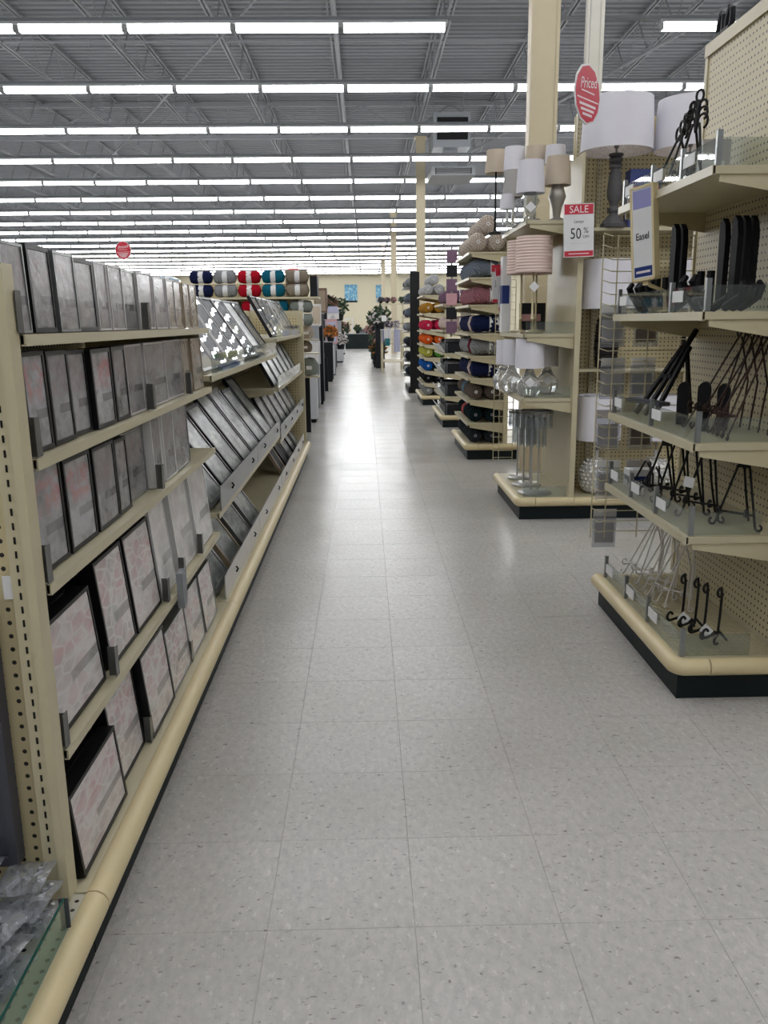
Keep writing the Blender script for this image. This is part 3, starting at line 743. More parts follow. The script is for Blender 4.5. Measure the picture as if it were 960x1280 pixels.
for k, (mm, nn, px) in enumerate([('cream', 'cream', 286.5), ('red', 'red', 317), ('teal', 'teal', 347), ('sage', 'sage grey', 377)]):
    x = P(px, 390, y=YS).x
    for lv in range(2):
        skein('yarn_' + mm, (x, YS - .02, 1.185 + .066 + lv * .131), 0, '%s yarn skein, %s of its pair on the second left yarn shelf' % (nn, 'lower' if lv == 0 else 'upper'), L=.238, R=.061, bw=.05, group='yarn skeins on the second left shelf')
# light blue wrapped pack lying on top behind the box frames, small red sign above
q = thing('wrapped_bundle', 'light blue plastic wrapped bundle behind the far box frames on the left', 'bundle', (P(205, 345, y=8.62).x, 8.62, 1.487))
m = MB(); m.lathe([(.001, -.17), (.07, -.15), (.1, -.05), (.1, .06), (.07, .15), (.001, .17)], 14, axis='X', c=(0, 0, .1), fn=lambda a, h: 1 + .08 * math.sin(5 * a + 20 * h)); m.build('wrap', 'blue_pack', q, smooth=True)
m = MB(); m.lathe([(.1, .02), (.105, .02), (.105, .06), (.1, .06)], 14, axis='X', c=(0, 0, .1)); m.build('label_band', 'white_paper', q)
q = thing('shelf_sign', 'small red and white sale sign above the taupe yarn', 'sign', (P(366, 338, y=8.9).x, 8.955, 1.6205))
MB().box(-.06, .06, 0, .004, .05, .15).build('card', 'red_print', q); MB().box(-.06, .06, -.0005, 0, .05, .085).build('white_band', 'white_paper', q); MB().box(-.008, .008, .004, .01, -.0, .06).build('clip', 'steel', q)
text('SALE', .04, 'white_ink', q, loc=(0, -.001, .118))
q = thing('basket', 'brown woven tray standing behind the taupe yarn at shelf top', 'basket', (P(372, 345, y=8.87).x, 8.84, 1.4755))
MB().box(-.12, .1, -.02, .04, 0, .27).build('tray', 'box_tan', q); MB().box(-.1, .08, -.026, -.02, .02, .25).build('weave', 'wood_brown', q)

# ------------------------------------------------------------------ hanging round signs
def round_sign(loc, rz, rad, label, wire):
    q = thing('hanging_sign', label, 'sign', loc, rz)
    m = MB(); m.lathe([(rad, -.003), (rad, .003)], 12, axis='Y'); m.build('board', 'white_paper', q)
    m = MB(); m.lathe([(rad * .93, -.0045), (rad * .93, -.003)], 12, axis='Y'); m.build('red_disc', 'red_print', q)
    text('Priced', rad * .5, 'white_ink', q, loc=(0, -.0055, rad * .36), rot=(PI / 2, -.15, 0), shear=.3)
    m = MB(); m.box(-rad * .8, rad * .8, -.0055, -.0045, -.2 * rad, -.16 * rad); m.box(-rad * .5, rad * .5, -.0055, -.0045, .05 * rad, .09 * rad); m.build('white_rule', 'white_ink', q)
    m = MB()
    for zz, ww in ((-.4, .62), (-.56, .5), (-.71, .36)): m.box(-rad * ww, rad * ww, -.0055, -.0045, zz * rad, (zz + .08) * rad)
    m.build('small_print', 'white_ink', q)
    m = MB(); m.tube([(0, 0, rad), (.01, 0, rad + wire * .3), (0, 0, rad + wire)], .0018, 4); m.build('wire', 'steel', q)
    return q
c = P(154, 313, y=14.0); round_sign(c, -.25, .145, 'round red sign hanging over the shelves on the left', 5.40 - c.z - .145)
c = P(734, 118, y=4.75); round_sign(c, .86, .15, 'red sign seen edge on, hanging beside the white pole', 5.40 - c.z - .15)

# ------------------------------------------------------------------ right: easel endcap
EX0, EXB, EY0, EY1 = 1.0, 1.345, 2.51, 3.43
ge = thing('endcap_shelving', 'near cream endcap shelving on the right holding plate stands and easels', 'shelving', (1.2, 2.97, 0))
w = G(ge)
base_part(ge, EX0 - .012, 2.4, EY0 - .012, EY1 + .03, sides='WS', deck_mat='cream_shelf')
m = MB()
for k in range(46): m.box(1.03, EXB, EY0 + .04 + k * .0195, EY0 + .0425 + k * .0195, .139, .1415)
for k in range(16): m.box(1.035 + k * .0195, 1.0375 + k * .0195, EY0 + .03, EY1, .1405, .143)
o = m.build('wire_deck', 'cream_metal', ge); o['kind'] = 'stuff'
MB().box(EXB, EXB + .012, EY0 - .3, EY1 + .06, .16, 2.205).build('back_panel', 'peg_yz', ge)
MB().box(EXB, 2.4, EY0 + .03, EY1 + .03, .138, .16).build('side_deck', 'cream_shelf', ge)
MB().box(EXB - .006, EXB + .03, EY1 + .06, EY1 + .085, .138, 2.205).build('edge_upright', 'cream_metal', ge)
m = MB(); m.box(EXB - .01, EXB + .03, EY0 - .3, EY1 + .085, 2.205, 2.25); m.build('top_rail', 'cream_metal', ge)
SH = {}
for nm, z in (('top', 1.648), ('second', 1.24), ('third', .845), ('fourth', .548)): SH[nm] = shelf_part(ge, EX0 + .005, EXB, EY0 + .01, EY1, z, -1, th=.022)
def front_bin(par, x, y0, y1, z, h, side=True):
    """clear acrylic shelf front between two upright clips"""
    f = MB().box(x - .0015, x + .0015, y0, y1, z, z + h).build('clear_front', 'acrylic', par)
    return f
for nm, z, segs in (('top', 1.651, ((2.53, 2.80), (2.82, 3.08), (3.1, 3.40))), ('second', 1.243, ((2.53, 2.82), (2.84, 3.4))), ('third', .848, ((2.53, 2.95), (2.97, 3.4))), ('fourth', .551, ((2.53, 2.85), (2.87, 3.13), (3.15, 3.4))), ('deck', .142, ((2.56, 2.86), (2.88, 3.12), (3.14, 3.4)))):
    par = SH.get(nm, ge)
    for (y0, y1) in segs:
        front_bin(par, EX0 + .018, y0, y1, z, .075)
        MB().box(EX0 + .012, EX0 + .026, y1 - .003, y1 + .012, z, z + .095).build('divider_clip', 'silver_edge', par)
        MB().box(EX0 + .011, EX0 + .014, y1 - .11, y1 - .02, z + .03, z + .065).build('price_card', 'white_paper', par)
    MB().box(EX0 + .02, EXB - .1, EY0 + .022, EY0 + .025, z, z + .075).build('clear_end', 'acrylic', par)
    MB().box(EX0 + .014, EX0 + .03, EY0 + .018, EY0 + .03, z, z + .095).build('divider_clip', 'silver_edge', par)
w.done()

# --- easels
def wire_easel(name, label, mat, loc, rz, h=.3, wd=.12, lean=.25, rad=.0035, top='scroll', group=None, feet=True, cat='easel'):
    """display easel: two front legs with scroll feet, a back leg, a ledge with scroll hooks, a scrolled crest. Faces -y locally"""
    q = thing(name, label, cat, loc, rz, group)
    def L(x, z, off=0): return (x, z * lean + off, z)
    for s in (-1, 1):
        pts = [L(s * .012, h)] + [L(s * (.012 + (wd / 2 - .012) * k / 6), h * (1 - k / 6) + .012) for k in range(1, 7)]
        foot = [(s * (wd / 2 + .012 - .012 * math.cos(a) * (1 - a / 14)) , -.0, .012 - .012 * math.sin(a) * (1 - a / 14)) for a in [k * .5 for k in range(1, 10)]] if feet else []
        MB().tube(pts + foot, rad, 6).build('front_leg', mat, q, smooth=True)
    MB().tube([L(0, h * .96), (0, h * lean + .03, h * .5), (0, h * .42 + .02, rad)], rad, 6).build('back_leg', mat, q, smooth=True)
    zc = h * .22
    MB().tube([L(-wd * .42, zc), L(wd * .42, zc)], rad, 6).build('ledge', mat, q, smooth=True)
    for s in (-1, 1):
        base = L(s * wd * .33, zc)
        pts = [base, (base[0], base[1] - .03, base[2] - .002)]
        pts += [(base[0], base[1] - .03 - .014 * math.sin(a) * (1 - a / 9), base[2] + .012 - .014 * math.cos(a) * (1 - a / 9)) for a in [k * .6 for k in range(0, 9)]]
        MB().tube(pts, rad, 6).build('hook', mat, q, smooth=True)
    if top == 'scroll':
        m = MB()
        for s in (-1, 1):
            for k in range(3):
                zz = h * (1.0 + .12 * k); y0 = zz * lean; rr = .025 * (1 - .14 * k)
                m.tube([(s * .001, y0, zz - .03), ] + [(s * (.003 + rr + rr * math.cos(PI - a) * (1 - a / 9)), y0, zz + rr * 1.25 * math.sin(a) * (1 - a / 12)) for a in [j * .5 for j in range(1, 10)]], rad, 6)
        m.tube([L(0, h * .9), L(0, h * 1.34)], rad * 1.2, 6)
        m.tube([(.014 * math.sin(a), h * 1.4 * lean, h * 1.4 - .02 * math.cos(a)) for a in [k * .52 for k in range(13)]], rad, 6)
        m.build('scroll_crest', mat, q, smooth=True)
    elif top == 'cap': MB().box(-.018, .018, h * lean - .008, h * lean + .008, h - .02, h + .012).build('cap', mat, q)
    elif top == 'loops':
        m = MB()
        for s in (-1, 1): m.tube([L(s * .01, h)] + [(s * (.01 + .016 - .016 * math.cos(a) * (1 - a / 10)), h * lean, h + .022 * math.sin(a) * (1 - a / 12)) for a in [j * .5 for j in range(1, 11)]], rad, 6)
        m.build('curled_top', mat, q, smooth=True)
    return q
W = -PI / 2        # faces the aisle (-x)
def tagcard(parent, loc, rot=(0, 0, 0), s=.03):
    o = MB().box(-s / 2, s / 2, -.0006, .0006, -s / 2, s / 2).build('price_tag', 'white_paper', parent, loc=loc, rot=rot); return o
# top shelf
wire_easel('scroll_easel', 'tall black iron scroll easel nearest the camera on the top right shelf', 'black_iron', (1.13, 3.06, 1.654), W + .62, h=.225, wd=.11, lean=.14, rad=.0046, group='scroll easels on the top shelf')
wire_easel('scroll_easel', 'tall black iron scroll easel farther along the top right shelf', 'black_iron', (1.08, 3.24, 1.654), W + .1, h=.225, wd=.12, lean=.40, rad=.0045, group='scroll easels on the top shelf')
def card_box(name, label, x, y, z, sx, sy, sz, mat, m2, cat='box'):
    q = thing(name, label, cat, (x, y, z)); MB().box(-sx / 2, sx / 2, -sy / 2, sy / 2, 0, sz).build('carton', mat, q)
    MB().box(-sx / 2 - .001, sx / 2 * .6, -sy / 2 - .001, sy / 2 * .6, sz * .38, sz * .62).build('label_panel', m2, q); return q
card_box('packaged_box', 'navy blue box with a white panel beside the big lamps on the lamp gondola', 1.66, 5.20, 1.7525, .185, .10, .325, 'navy_print', 'white_paper')
card_box('packaged_easel_box', 'red and navy low packaged box behind the clear front on the top right shelf', 1.08, 3.375, 1.651, .10, .07, .065, 'red_print', 'navy_print')
card_box('packaged_easel_box', 'pale pink carton behind the nearest scroll easel on the top right shelf', 1.262, 3.17, 1.651, .10, .05, .19, 'box_pale', 'white_paper')
# black easel-shaped ornaments on the very top
for k, (px, lab) in enumerate(((934, 'left black curled stand on the top rail at the upper right corner'), (948, 'right black curled stand on the top rail at the upper right corner'))):
    y = 3.42 - .075 * k; q = thing('black_stand', lab, 'easel', (EXB + .01, y, 2.25), W)
    m = MB(); m.tube([(-.03, 0, .006), (-.02, 0, .05), (.0, 0, .085), (.02, 0, .07), (.022, 0, .03), (.012, 0, .008)], .011, 7); m.build('hoop', 'black_wood', q, smooth=True)
    m = MB(); m.box(-.035, .035, -.02, .03, 0, .012); m.build('base', 'black_wood', q)
# second shelf: folded black wooden easels standing upright
def folded_easel(label, x, y, z, h, n, rz=0, group='folded black easels'):
    q = thing('folded_easel', label, 'easel', (x, y, z), rz, group)
    for k in range(n):
        xx = (k - (n - 1) / 2) * .028
        m = MB(); m.prism([(-.016, .03), (.016, .03), (.019, h * .85), (.016, h - .012), (.004, h), (-.012, h - .02), (-.019, h * .8)], xx - .010, xx + .010, 'YZ')
        m.build('slat', 'black_wood', q, smooth=False)
        m = MB(); m.tube([(xx, .04, .012), (xx, -.01, .03), (xx, -.05, .045), (xx, -.068, .075), (xx, -.05, .09)], [.014, .016, .014, .012, .009], 7); m.build('curved_foot', 'black_wood', q, smooth=True)
    return q
folded_easel('folded black wooden easel with a single narrow slat on the second right shelf', 1.20, 2.87, 1.2435, .30, 1, .15)
folded_easel('bundle of folded black wooden easel slats nearest the camera on the second right shelf', 1.215, 2.75, 1.2435, .295, 3, .15)
folded_easel('folded black wooden easel standing behind the sign holder on the second right shelf', 1.14, 3.12, 1.2435, .31, 2, .15)
def bow_stand(label, x, y, z, rz):
    q = thing('plate_stand', label, 'plate stand', (x, y, z), rz, 'black wooden plate stands')
    for s in (-1, 1):
        m = MB(); m.tube([(s * .02, .05, .012), (s * .02, .02, .016), (s * .02, -.005, .045), (s * .02, -.03, .07), (s * .02, -.045, .095), (s * .02, -.03, .112)], [.011, .013, .014, .013, .013, .010], 7); m.build('curved_foot', 'black_wood', q, smooth=True)
        MB().box(s * .02 - .008, s * .02 + .008, .03, .05, 0, .13).build('upright', 'black_wood', q)
    MB().box(-.03, .03, .032, .048, .05, .07).build('crossbar', 'black_wood', q); return q
bow_stand('curved black wooden plate stand at the far end of the second right shelf', 1.09, 3.36, 1.2435, W + .5)
bow_stand('curved black wooden plate stand left of the sign holder on the second right shelf', 1.09, 3.22, 1.2435, W + .5)
bow_stand('curved black wooden plate stand right of the sign holder on the second right shelf', 1.09, 2.80, 1.2435, W + .5)
# Easel sign
a = P(808, 290, y=3.02)
q = thing('sign_holder', 'cream framed sign reading Easel standing on the second right shelf', 'sign', (a.x + .004, 3.0, 1.2485), -1.0); q.rotation_euler = (0, -.10, -1.0)
hw, z0, z1 = .05, .105, .425
m = MB()
for (x0, x1, b0, b1) in ((-hw, -hw + .008, z0, z1), (hw - .008, hw, z0, z1), (-hw, hw, z0, z0 + .008), (-hw, hw, z1 - .008, z1)): m.box(x0, x1, -.006, .022, b0, b1)
m.build('frame', 'bumper', q)
MB().box(-hw + .008, hw - .008, -.003, .02, z0 + .008, z1 - .008).build('paper', 'white_paper', q)
MB().box(-hw + .012, hw - .012, -.0036, -.003, z1 - .075, z1 - .014).build('lilac_header', 'lilac_print', q)
MB().box(-hw + .012, hw - .012, -.0036, -.003, z0 + .014, z0 + .048).build('blue_footer', 'navy_print', q)
text('Easel', .034, 'ink', q, loc=(0, -.004, (z0 + z1) / 2 - .01), sx=.85)
m = MB(); m.box(-.03, .03, -.0045, -.0036, z0 + .026, z0 + .034); m.build('small_print', 'white_ink', q)
m = MB(); m.tube([(0, .11, .004), (0, .11, .07), (0, .03, .09), (0, .012, .11)], .007, 8); m.box(-.018, .018, .09, .13, 0, .004); m.box(-.012, .012, .006, .016, .09, .13); m.build('stand', 'bumper', q)
# third shelf
def wood_easel(label, x, y, z, rz):
    q = thing('table_easel', label, 'easel', (x, y, z), rz)
    ln = .62
    for s_, hh in ((-1, .27), (0, .335), (1, .27)):
        MB().tube([Vector((s_ * .062, -.02, .012)), Vector((s_ * .022, -.02 + hh * ln, hh))], .0105, 4).build('leg', 'black_wood', q)
    MB().box(-.115, .115, -.035, .012, .055, .07).build('ledge', 'slate', q); MB().tube([(0, .15, .26), (0, .185, .011)], .009, 4).build('back_leg', 'black_wood', q)
    MB().box(-.03, .03, .065, .085, .15, .165).build('crossbar', 'black_wood', q); return q
wood_easel('black wooden tabletop easel leaning at the far end of the third right shelf', 1.105, 3.23, .8455, W + .25)
def paddle(label, x, y, z, rz, h):
    q = thing('plate_stand', label, 'plate stand', (x, y, z), rz, 'black paddle plate stands')
    pl = [(-.018, 0), (.018, 0), (.02, h - .03)] + [(.02 * math.cos(a), h - .03 + .028 * math.sin(a)) for a in [k * PI / 8 for k in range(1, 8)]] + [(-.02, h - .03)]
    for k in range(2): MB().prism(pl, -.012 + k * .03, .002 + k * .03, 'XZ').build('paddle', 'black_wood', q)
    m = MB(); m.tube([(-.0, 0, .012), (0, -.04, .012), (0, -.05, .035)], .008, 6); m.build('foot', 'black_wood', q, smooth=True); return q
paddle('black rounded plate stand beside the leaning wooden easel on the third right shelf', 1.15, 3.01, .8455, -.5, .155)
paddle('larger black rounded plate stand next to the brown wire easels on the third right shelf', 1.165, 2.86, .8455, -.5, .165)
paddle('black plate stand pair nearest the brown wire easels on the third right shelf', 1.225, 2.84, .8455, -.5, .16)
for k, (y, lab) in enumerate(((2.655, 'brown wire easel nearest the camera on the third right shelf'), (2.71, 'brown wire easel second from the camera on the third right shelf'), (2.765, 'brown wire easel third from the camera on the third right shelf'), (2.82, 'brown wire easel farthest in the bunch on the third right shelf'))):
    wire_easel('wire_easel', lab, 'copper_iron', (1.135, y, .845 + .0036), W + .08 * k - .1, h=.325, wd=.17, lean=.44, rad=.0034, top='loops', group='brown wire easels')
# fourth shelf
for k, (x, y, h, lab) in enumerate(((1.20, 2.62, .215, 'black wire easel standing alone nearest the camera on the fourth right shelf'), (1.13, 2.74, .25, 'black wire easel with a white tag on the fourth right shelf'), (1.13, 2.86, .25, 'black wire easel second in the bunch on the fourth right shelf'), (1.12, 2.97, .26, 'black wire easel in the middle of the bunch on the fourth right shelf'), (1.11, 3.08, .22, 'black wire easel far end of the bunch on the fourth right shelf'))):
    q = wire_easel('wire_easel', lab, 'black_iron', (x, y, .548 + .0044), W + .75, h=h, wd=.13, lean=.18, rad=.0042, top='cap', group='black wire easels')
    if k == 1: tagcard(q, (-.03, -.03, .13), (0, .1, 0), .036)
for k, (x, y) in enumerate(((1.10, 3.17), (1.10, 3.27))):
    q = wire_easel('wire_easel', 'low black wire stand, %s behind the bunch on the fourth right shelf' % ('first' if k == 0 else 'second'), 'black_iron', (x, y, .5525), W + .4, h=.11, wd=.10, lean=.3, rad=.004, top='none', group='black wire easels')
card_box('packaged_easel_box', 'white and navy packaged box at the far end of the fourth right shelf', 1.12, 3.36, .551, .1, .07, .07, 'white_paper', 'navy_print')
# deck
for k, (x, y) in enumerate(((1.11, 3.36), (1.14, 3.29), (1.12, 3.21), (1.15, 3.14), (1.12, 3.07), (1.16, 3.0))):
    wire_easel('wire_easel', 'white wire easel with scroll feet, %s from the far end of the right base deck' % ORD[k + 1], 'white_iron', (x, y, .146), W + .25 * (1 if k % 2 else -1) + .4, h=.26, wd=.13, lean=.42, rad=.0032, top='none', group='white wire easels')
def scroll_stand(label, x, y, z, rz, h):
    q = thing('scroll_stand', label, 'plate stand', (x, y, z), rz, 'black scroll stands'); rad = .0045
    for s in (-1, 1):
        xx = s * .028
        m = MB(); m.tube([(xx, .0 - .02 * math.sin(a) * (1 - a / 9), h - .02 + .02 * math.cos(a) * (1 - a / 9) - .0) for a in [k * .5 for k in range(9, -1, -1)]] + [(xx, .006, h - .03), (xx, .004, h * .5), (xx, 0, .03)] + [(xx, -.0 - .018 * math.sin(a) * (1 - a / 9), .02 - .018 * (1 - math.cos(a)) * (1 - a / 12) + .008) for a in [k * .5 for k in range(1, 8)]], rad, 6); m.build('upright', 'black_iron', q, smooth=True)
        m = MB(); m.tube([(xx, 0, .04), (xx, -.06, .035)] + [(xx, -.06 - .018 * math.sin(a) * (1 - a / 10), .053 - .018 * math.cos(a) * (1 - a / 10)) for a in [k * .5 for k in range(1, 10)]], rad, 6); m.build('arm', 'black_iron', q, smooth=True)
        m = MB(); m.tube([(xx, 0, .05), (xx, .05, rad)], rad, 6); m.build('back_leg', 'black_iron', q, smooth=True)
    MB().tube([(-.03, 0, .04), (.03, 0, .04)], rad, 6).build('crossbar', 'black_iron', q, smooth=True)
    tagcard(q, (.01, -.035, .05), (0, .6, .3), .034); return q
scroll_stand('black scroll plate stand nearest the camera on the right base deck', 1.15, 2.62, .156, W + .5, .20)
scroll_stand('black scroll plate stand farther back on the right base deck', 1.12, 2.74, .156, W + .5, .195)
# wire grid rack with hanging packets at the far end
gx0, gx1, gz0, gz1 = .962, 1.33, .30, 1.55
q = thing('wire_grid_rack', 'white wire grid panel hung at the far end of the near right endcap', 'wire rack', (gx0, EY1 + .04, gz0))
for xx in (0, .06, .2, gx1 - gx0): MB().tube([(xx, 0, 0), (xx, 0, gz1 - gz0)], .0028, 6).build('vertical_wire', 'cream_metal', q)
k = 0; z = .03; hw_ = None
while z < gz1 - gz0:
    if hw_ is None: hw_ = MB().tube([(.055, -.004, 0), (gx1 - gx0, -.004, 0)], .0022, 5).build('horizontal_wire', 'cream_metal', q, loc=(0, 0, z)); pr = MB().tube([(0, -.002, .012), (.03, -.022, 0), (.06, -.004, 0)], .0022, 5).build('prong', 'cream_metal', q, loc=(0, 0, z))
    else: inst(hw_, 'horizontal_wire', q, (0, 0, z)); inst(pr, 'prong', q, (0, 0, z))
    z += .045
rnd = random.Random(21); pks = []
for k in range(9):
    xx = 1.03 + (k % 2) * .13 + rnd.uniform(-.01, .01); zz = 1.28 - (k // 2) * .215
    lab = 'clear hanging packet on the wire grid, %s row from the top, %s side' % (ORD[k // 2 + 1], 'left' if k % 2 == 0 else 'right')
    p_ = thing('hanging_packet', lab, 'packet', (xx, EY1 + .065, zz), 0, 'packets on the wire grid')
    MB().box(-.05, .05, 0, .012, -.17, -.03).build('pouch', 'plastic_bag', p_); MB().box(-.05, .05, .002, .006, -.035, .0).build('header_card', ['white_paper', 'box_pale', 'grey_paper'][k % 3], p_)
    MB().box(-.042, .042, .003, .009, -.15, -.06).build('content', ['box_pale', 'joist_grey', 'shade_grey', 'wood_brown'][(k * 3) % 4], p_)
    MB().tube([(0, -.03, -.012), (0, .02, -.012)], .002, 5).build('hook', 'steel', p_)

# ------------------------------------------------------------------ right: lamp gondola and endcap
LX, LXB, LY0, LY1 = .945, 1.27, 5.07, 5.95
gl_ = thing('gondola_shelving', 'cream pegboard gondola facing the camera with large lamps, behind the near endcap', 'shelving', (2.2, 5.4, 0))
w = G(gl_)
base_part(gl_, LXB + .02, 4.2, LY0 - .012, LY1, sides='S')
MB().box(LXB + .02, 4.2, 5.40, 5.42, .138, 2.42).build('back_panel', 'peg_xz', gl_)
MB().box(LXB + .04, 4.2, 5.44, 5.46, .138, 2.42).build('rear_panel', 'peg_xz', gl_)
upright_part(gl_, LXB + .042, 5.38, .14, 2.43, 'y', .035)
upright_part(gl_, 1.45, 5.396, .14, 2.42, 'y', .03)
for z, y0 in ((1.752, 5.13), (.925, 5.18)):
    MB().box(1.315, 3.4, y0, 5.40, z - .018, z).build('shelf', 'cream_shelf', gl_)
w.done()
gc = thing('endcap_shelving', 'cream endcap shelving on the right holding small lamps below the sale sign', 'shelving', (1.1, 5.5, 0))
w = G(gc)
base_part(gc, LX - .012, LXB + .018, LY0 - .012, LY1, sides='WS')
MB().box(LXB, LXB + .015, LY0 + .02, LY1, .138, 2.16).build('back_panel', 'cream_metal', gc)
MB().box(LXB - .014, LXB + .018, LY0 - .01, LY0 + .02, .139, 1.6).build('post', 'cream_metal', gc)
SL = {}
for nm, z in (('top', 1.79), ('second', 1.142), ('third', .757)): SL[nm] = shelf_part(gc, LX + .005, LXB, LY0 + .01, LY1, z, -1, th=.02)
for (x0, x1, z) in ((LX + .02, LXB - .02, 1.142), (LX + .02, LXB - .02, .757), (LX + .03, LXB - .02, .139)): MB().box(x0, x1, LY0 + .02, LY0 + .023, z, z + .07).build('clear_end', 'acrylic', gc)
w.done()
def lamp(label, x, y, z, zs0, zs1, r0, r1, shade, base, group, bmat='silver', tagd=False, name='table_lamp', pleats=0, lining=None):
    """z = what it stands on; the shade spans zs0..zs1 with radii r0 (bottom) and r1 (top); base = list of (r, h) lathe points in metres above z"""
    q = thing(name, label, 'lamp', (x, y, z + .0015), 0, group); z += .0015
    b0, b1 = zs0 - z, zs1 - z
    fn = (lambda a, h: 1 + .012 * math.sin(pleats * a)) if pleats else None
    m = MB(); n = 40; out = [(r0, b0), (r1, b1)]
    if pleats: out = [(r0 + (r1 - r0) * k / 24 + (.0022 if k % 2 else -.0012), b0 + (b1 - b0) * k / 24) for k in range(25)]
    m.lathe(out + [(r1 - .005, b1), (r0 - .005, b0), out[0]], n); m.v = m.v; m.f = [f for f in m.f if len(f) == 4]; m.m = m.m[:len(m.f)]
    sh = m.build('lamp_shade', shade, q, smooth=True)
    if lining:
        m = MB(); m.lathe([(r0 - .006, b0 + .003), (r1 - .006, b1 - .003)], n); m.f = [f for f in m.f if len(f) == 4]; m.m = m.m[:len(m.f)]; m.build('shade_lining', lining, sh, smooth=True)
    m = MB()
    for zz in (b1 - .012,):
        for k in range(3): m.tube([(0, 0, zz - .008), ((r1 - .004) * math.cos(2.1 * k), (r1 - .004) * math.sin(2.1 * k), zz)], .0022, 5)
    m.tube([(0, 0, base[-1][1] if base else 0), (0, 0, b1 - .01)], .006, 8); m.lathe([(.001, 0), (.014, .008), (.012, .03), (.001, .034)], 10, c=(0, 0, b0 + .015)); m.build('harp_and_socket', 'steel', q, smooth=True)
    if base: MB().lathe([(.001, 0)] + base + [(.001, base[-1][1])], 24).build('lamp_base', bmat, q, smooth=True)
    if tagd:
        tg = MB().box(-.022, .022, -.0006, .0006, -.022, .022).build('price_tag', 'white_paper', q, loc=(-r0 * .15, -r0 - .004, b0 - .085), rot=(0, PI / 4, 0)); MB().tube([(0, 0, 0), (.05, 0, .07)], .001, 4).build('string', 'white_paper', tg)
    return q
t = NT('foil_lining'); t.set(Roughness=.35, Metallic=.3); v = t.coords(); vo = t.n('ShaderNodeTexVoronoi'); vo.inputs['Scale'].default_value = 90; t.l(v, vo.inputs['Vector']); t.l(t.mix(vo.outputs['Distance'], lin((205, 196, 192)), lin((236, 228, 222))), t.b.inputs['Base Color']); t.bump(vo.outputs['Distance'], .6, .003); MAT['foil_lining'] = t.m
# big baluster lamps on the high shelf
balu = [(.074, 0), (.074, .02), (.055, .04), (.045, .055), (.028, .07), (.024, .08), (.037, .095), (.037, .105), (.024, .12), (.026, .135), (.042, .17), (.044, .21), (.034, .30), (.026, .325), (.037, .335), (.037, .345), (.026, .355), (.04, .37), (.040, .385), (.03, .39), (.042, .40), (.042, .41), (.012, .415)]
yL = 5.165
c1 = P(770, 200, y=yL).x
lamp('large white drum shade lamp with a grey turned wooden base, high right shelf', c1, yL, 1.752, P(768, 190, y=yL).z, P(770, 124, y=yL).z, .208, .195, 'shade_white', balu, 'large drum shade lamps', 'lamp_wood', lining='foil_lining')
c2 = P(862, 200, y=yL + .0).x
lamp('large white drum shade lamp half hidden behind the near iron easels', c2, yL, 1.752, P(768, 190, y=yL).z + .005, P(770, 126, y=yL).z, .208, .195, 'shade_white', balu, 'large drum shade lamps', 'lamp_wood', lining='foil_lining')
# ribbed dark lamp
c3 = P(758, 350, y=5.26).x
rib = [(.05, 0), (.062, .01)]
for k in range(16): rib += [(.078 - .0012 * abs(k - 6), .02 + k * .018), (.070 - .0012 * abs(k - 6), .029 + k * .018)]
rib += [(.03, .315), (.012, .33)]
lamp('white drum shade lamp with a ribbed dark base on the lamp gondola middle shelf', c3, 5.195, .925, P(758, 386, y=5.26).z, P(758, 326, y=5.26).z, .168, .160, 'shade_white', rib, 'drum shade lamps', 'dark_rattan')
c3b = P(835, 350, y=5.26).x + .16
lamp('second white drum shade lamp on the middle shelf, behind the near endcap', c3b, 5.195, .925, P(758, 386, y=5.26).z, P(758, 326, y=5.26).z, .168, .160, 'shade_white', rib, 'drum shade lamps', 'dark_rattan')
# hobnail silver lamps on the base deck
def hobnail(label, x):
    zs0, zs1 = P(745, 549, y=5.22).z, P(745, 494, y=5.22).z
    q = lamp(label, x, 5.22, .139, zs0, zs1, .142, .138, 'shade_white', [(.055, 0), (.075, .01), (.095, .05), (.1, .11), (.094, .16), (.07, .2), (.05, .215), (.012, .23), (.012, .27)], 'hobnail lamps', 'bead_silver')
    m = MB()
    for rr, zz, nn in ((.082, .025, 16), (.094, .048, 18), (.099, .072, 20), (.102, .096, 20), (.102, .12, 20), (.099, .144, 20), (.091, .168, 18), (.078, .19, 16), (.06, .208, 12)):
        for k in range(nn):
            a = 2 * PI * (k + (zz * 20.8) % 1) / nn; c = Vector((rr * math.cos(a), rr * math.sin(a), zz))
            m.lathe([(.001, -.009), (.0085, -.004), (.0095, .002), (.006, .008), (.001, .01)], 6, c=c)
    o = m.build('bead', 'bead_silver', q, smooth=True); o['kind'] = 'stuff'; return q
hobnail('lamp with a white shade and silver beaded base on the base deck beside the post', P(745, 590, y=5.22).x)
hobnail('lamp with a silver beaded base on the base deck seen through the wire grid', P(818, 590, y=5.22).x)
# small lamps on the endcap, top shelf
def glassbase(h, r=.05): return [(r, 0), (r, .01), (r * .35, .03), (r * .5, h * .35), (r * .9, h * .6), (r * .6, h * .85), (.008, h)]
def stem(h, r=.05): return [(r, 0), (r, .01), (.01, .02), (.007, h * .2), (.012, h * .22), (.007, h * .26), (.006, h)]
ZT = 1.79
def topl(label, px, pyt, pyb, y, wpx, shade, bm, kind, tagd=False):
    x = P(px, pyb, y=y).x; zt, zb = P(px, pyt, y=y).z, P(px, pyb, y=y).z; rr = wpx * y / F / 2
    h = zb - ZT + .03
    lamp(label, x, y, ZT, zb, zt, rr, rr * .88, shade, glassbase(h, rr * .75) if kind == 'g' else stem(h, rr * .6), 'small lamps on the endcap top', bm, tagd)
topl('small white shade lamp with a hanging tag at the front of the endcap top', 663, 201, 242, 5.16, 34, 'shade_white', 'clear_glass', 'g', True)
topl('small lamp with a beige shade and grey turned base on the endcap top', 697, 196, 232, 5.22, 31, 'shade_tan', 'mercury', 'g')
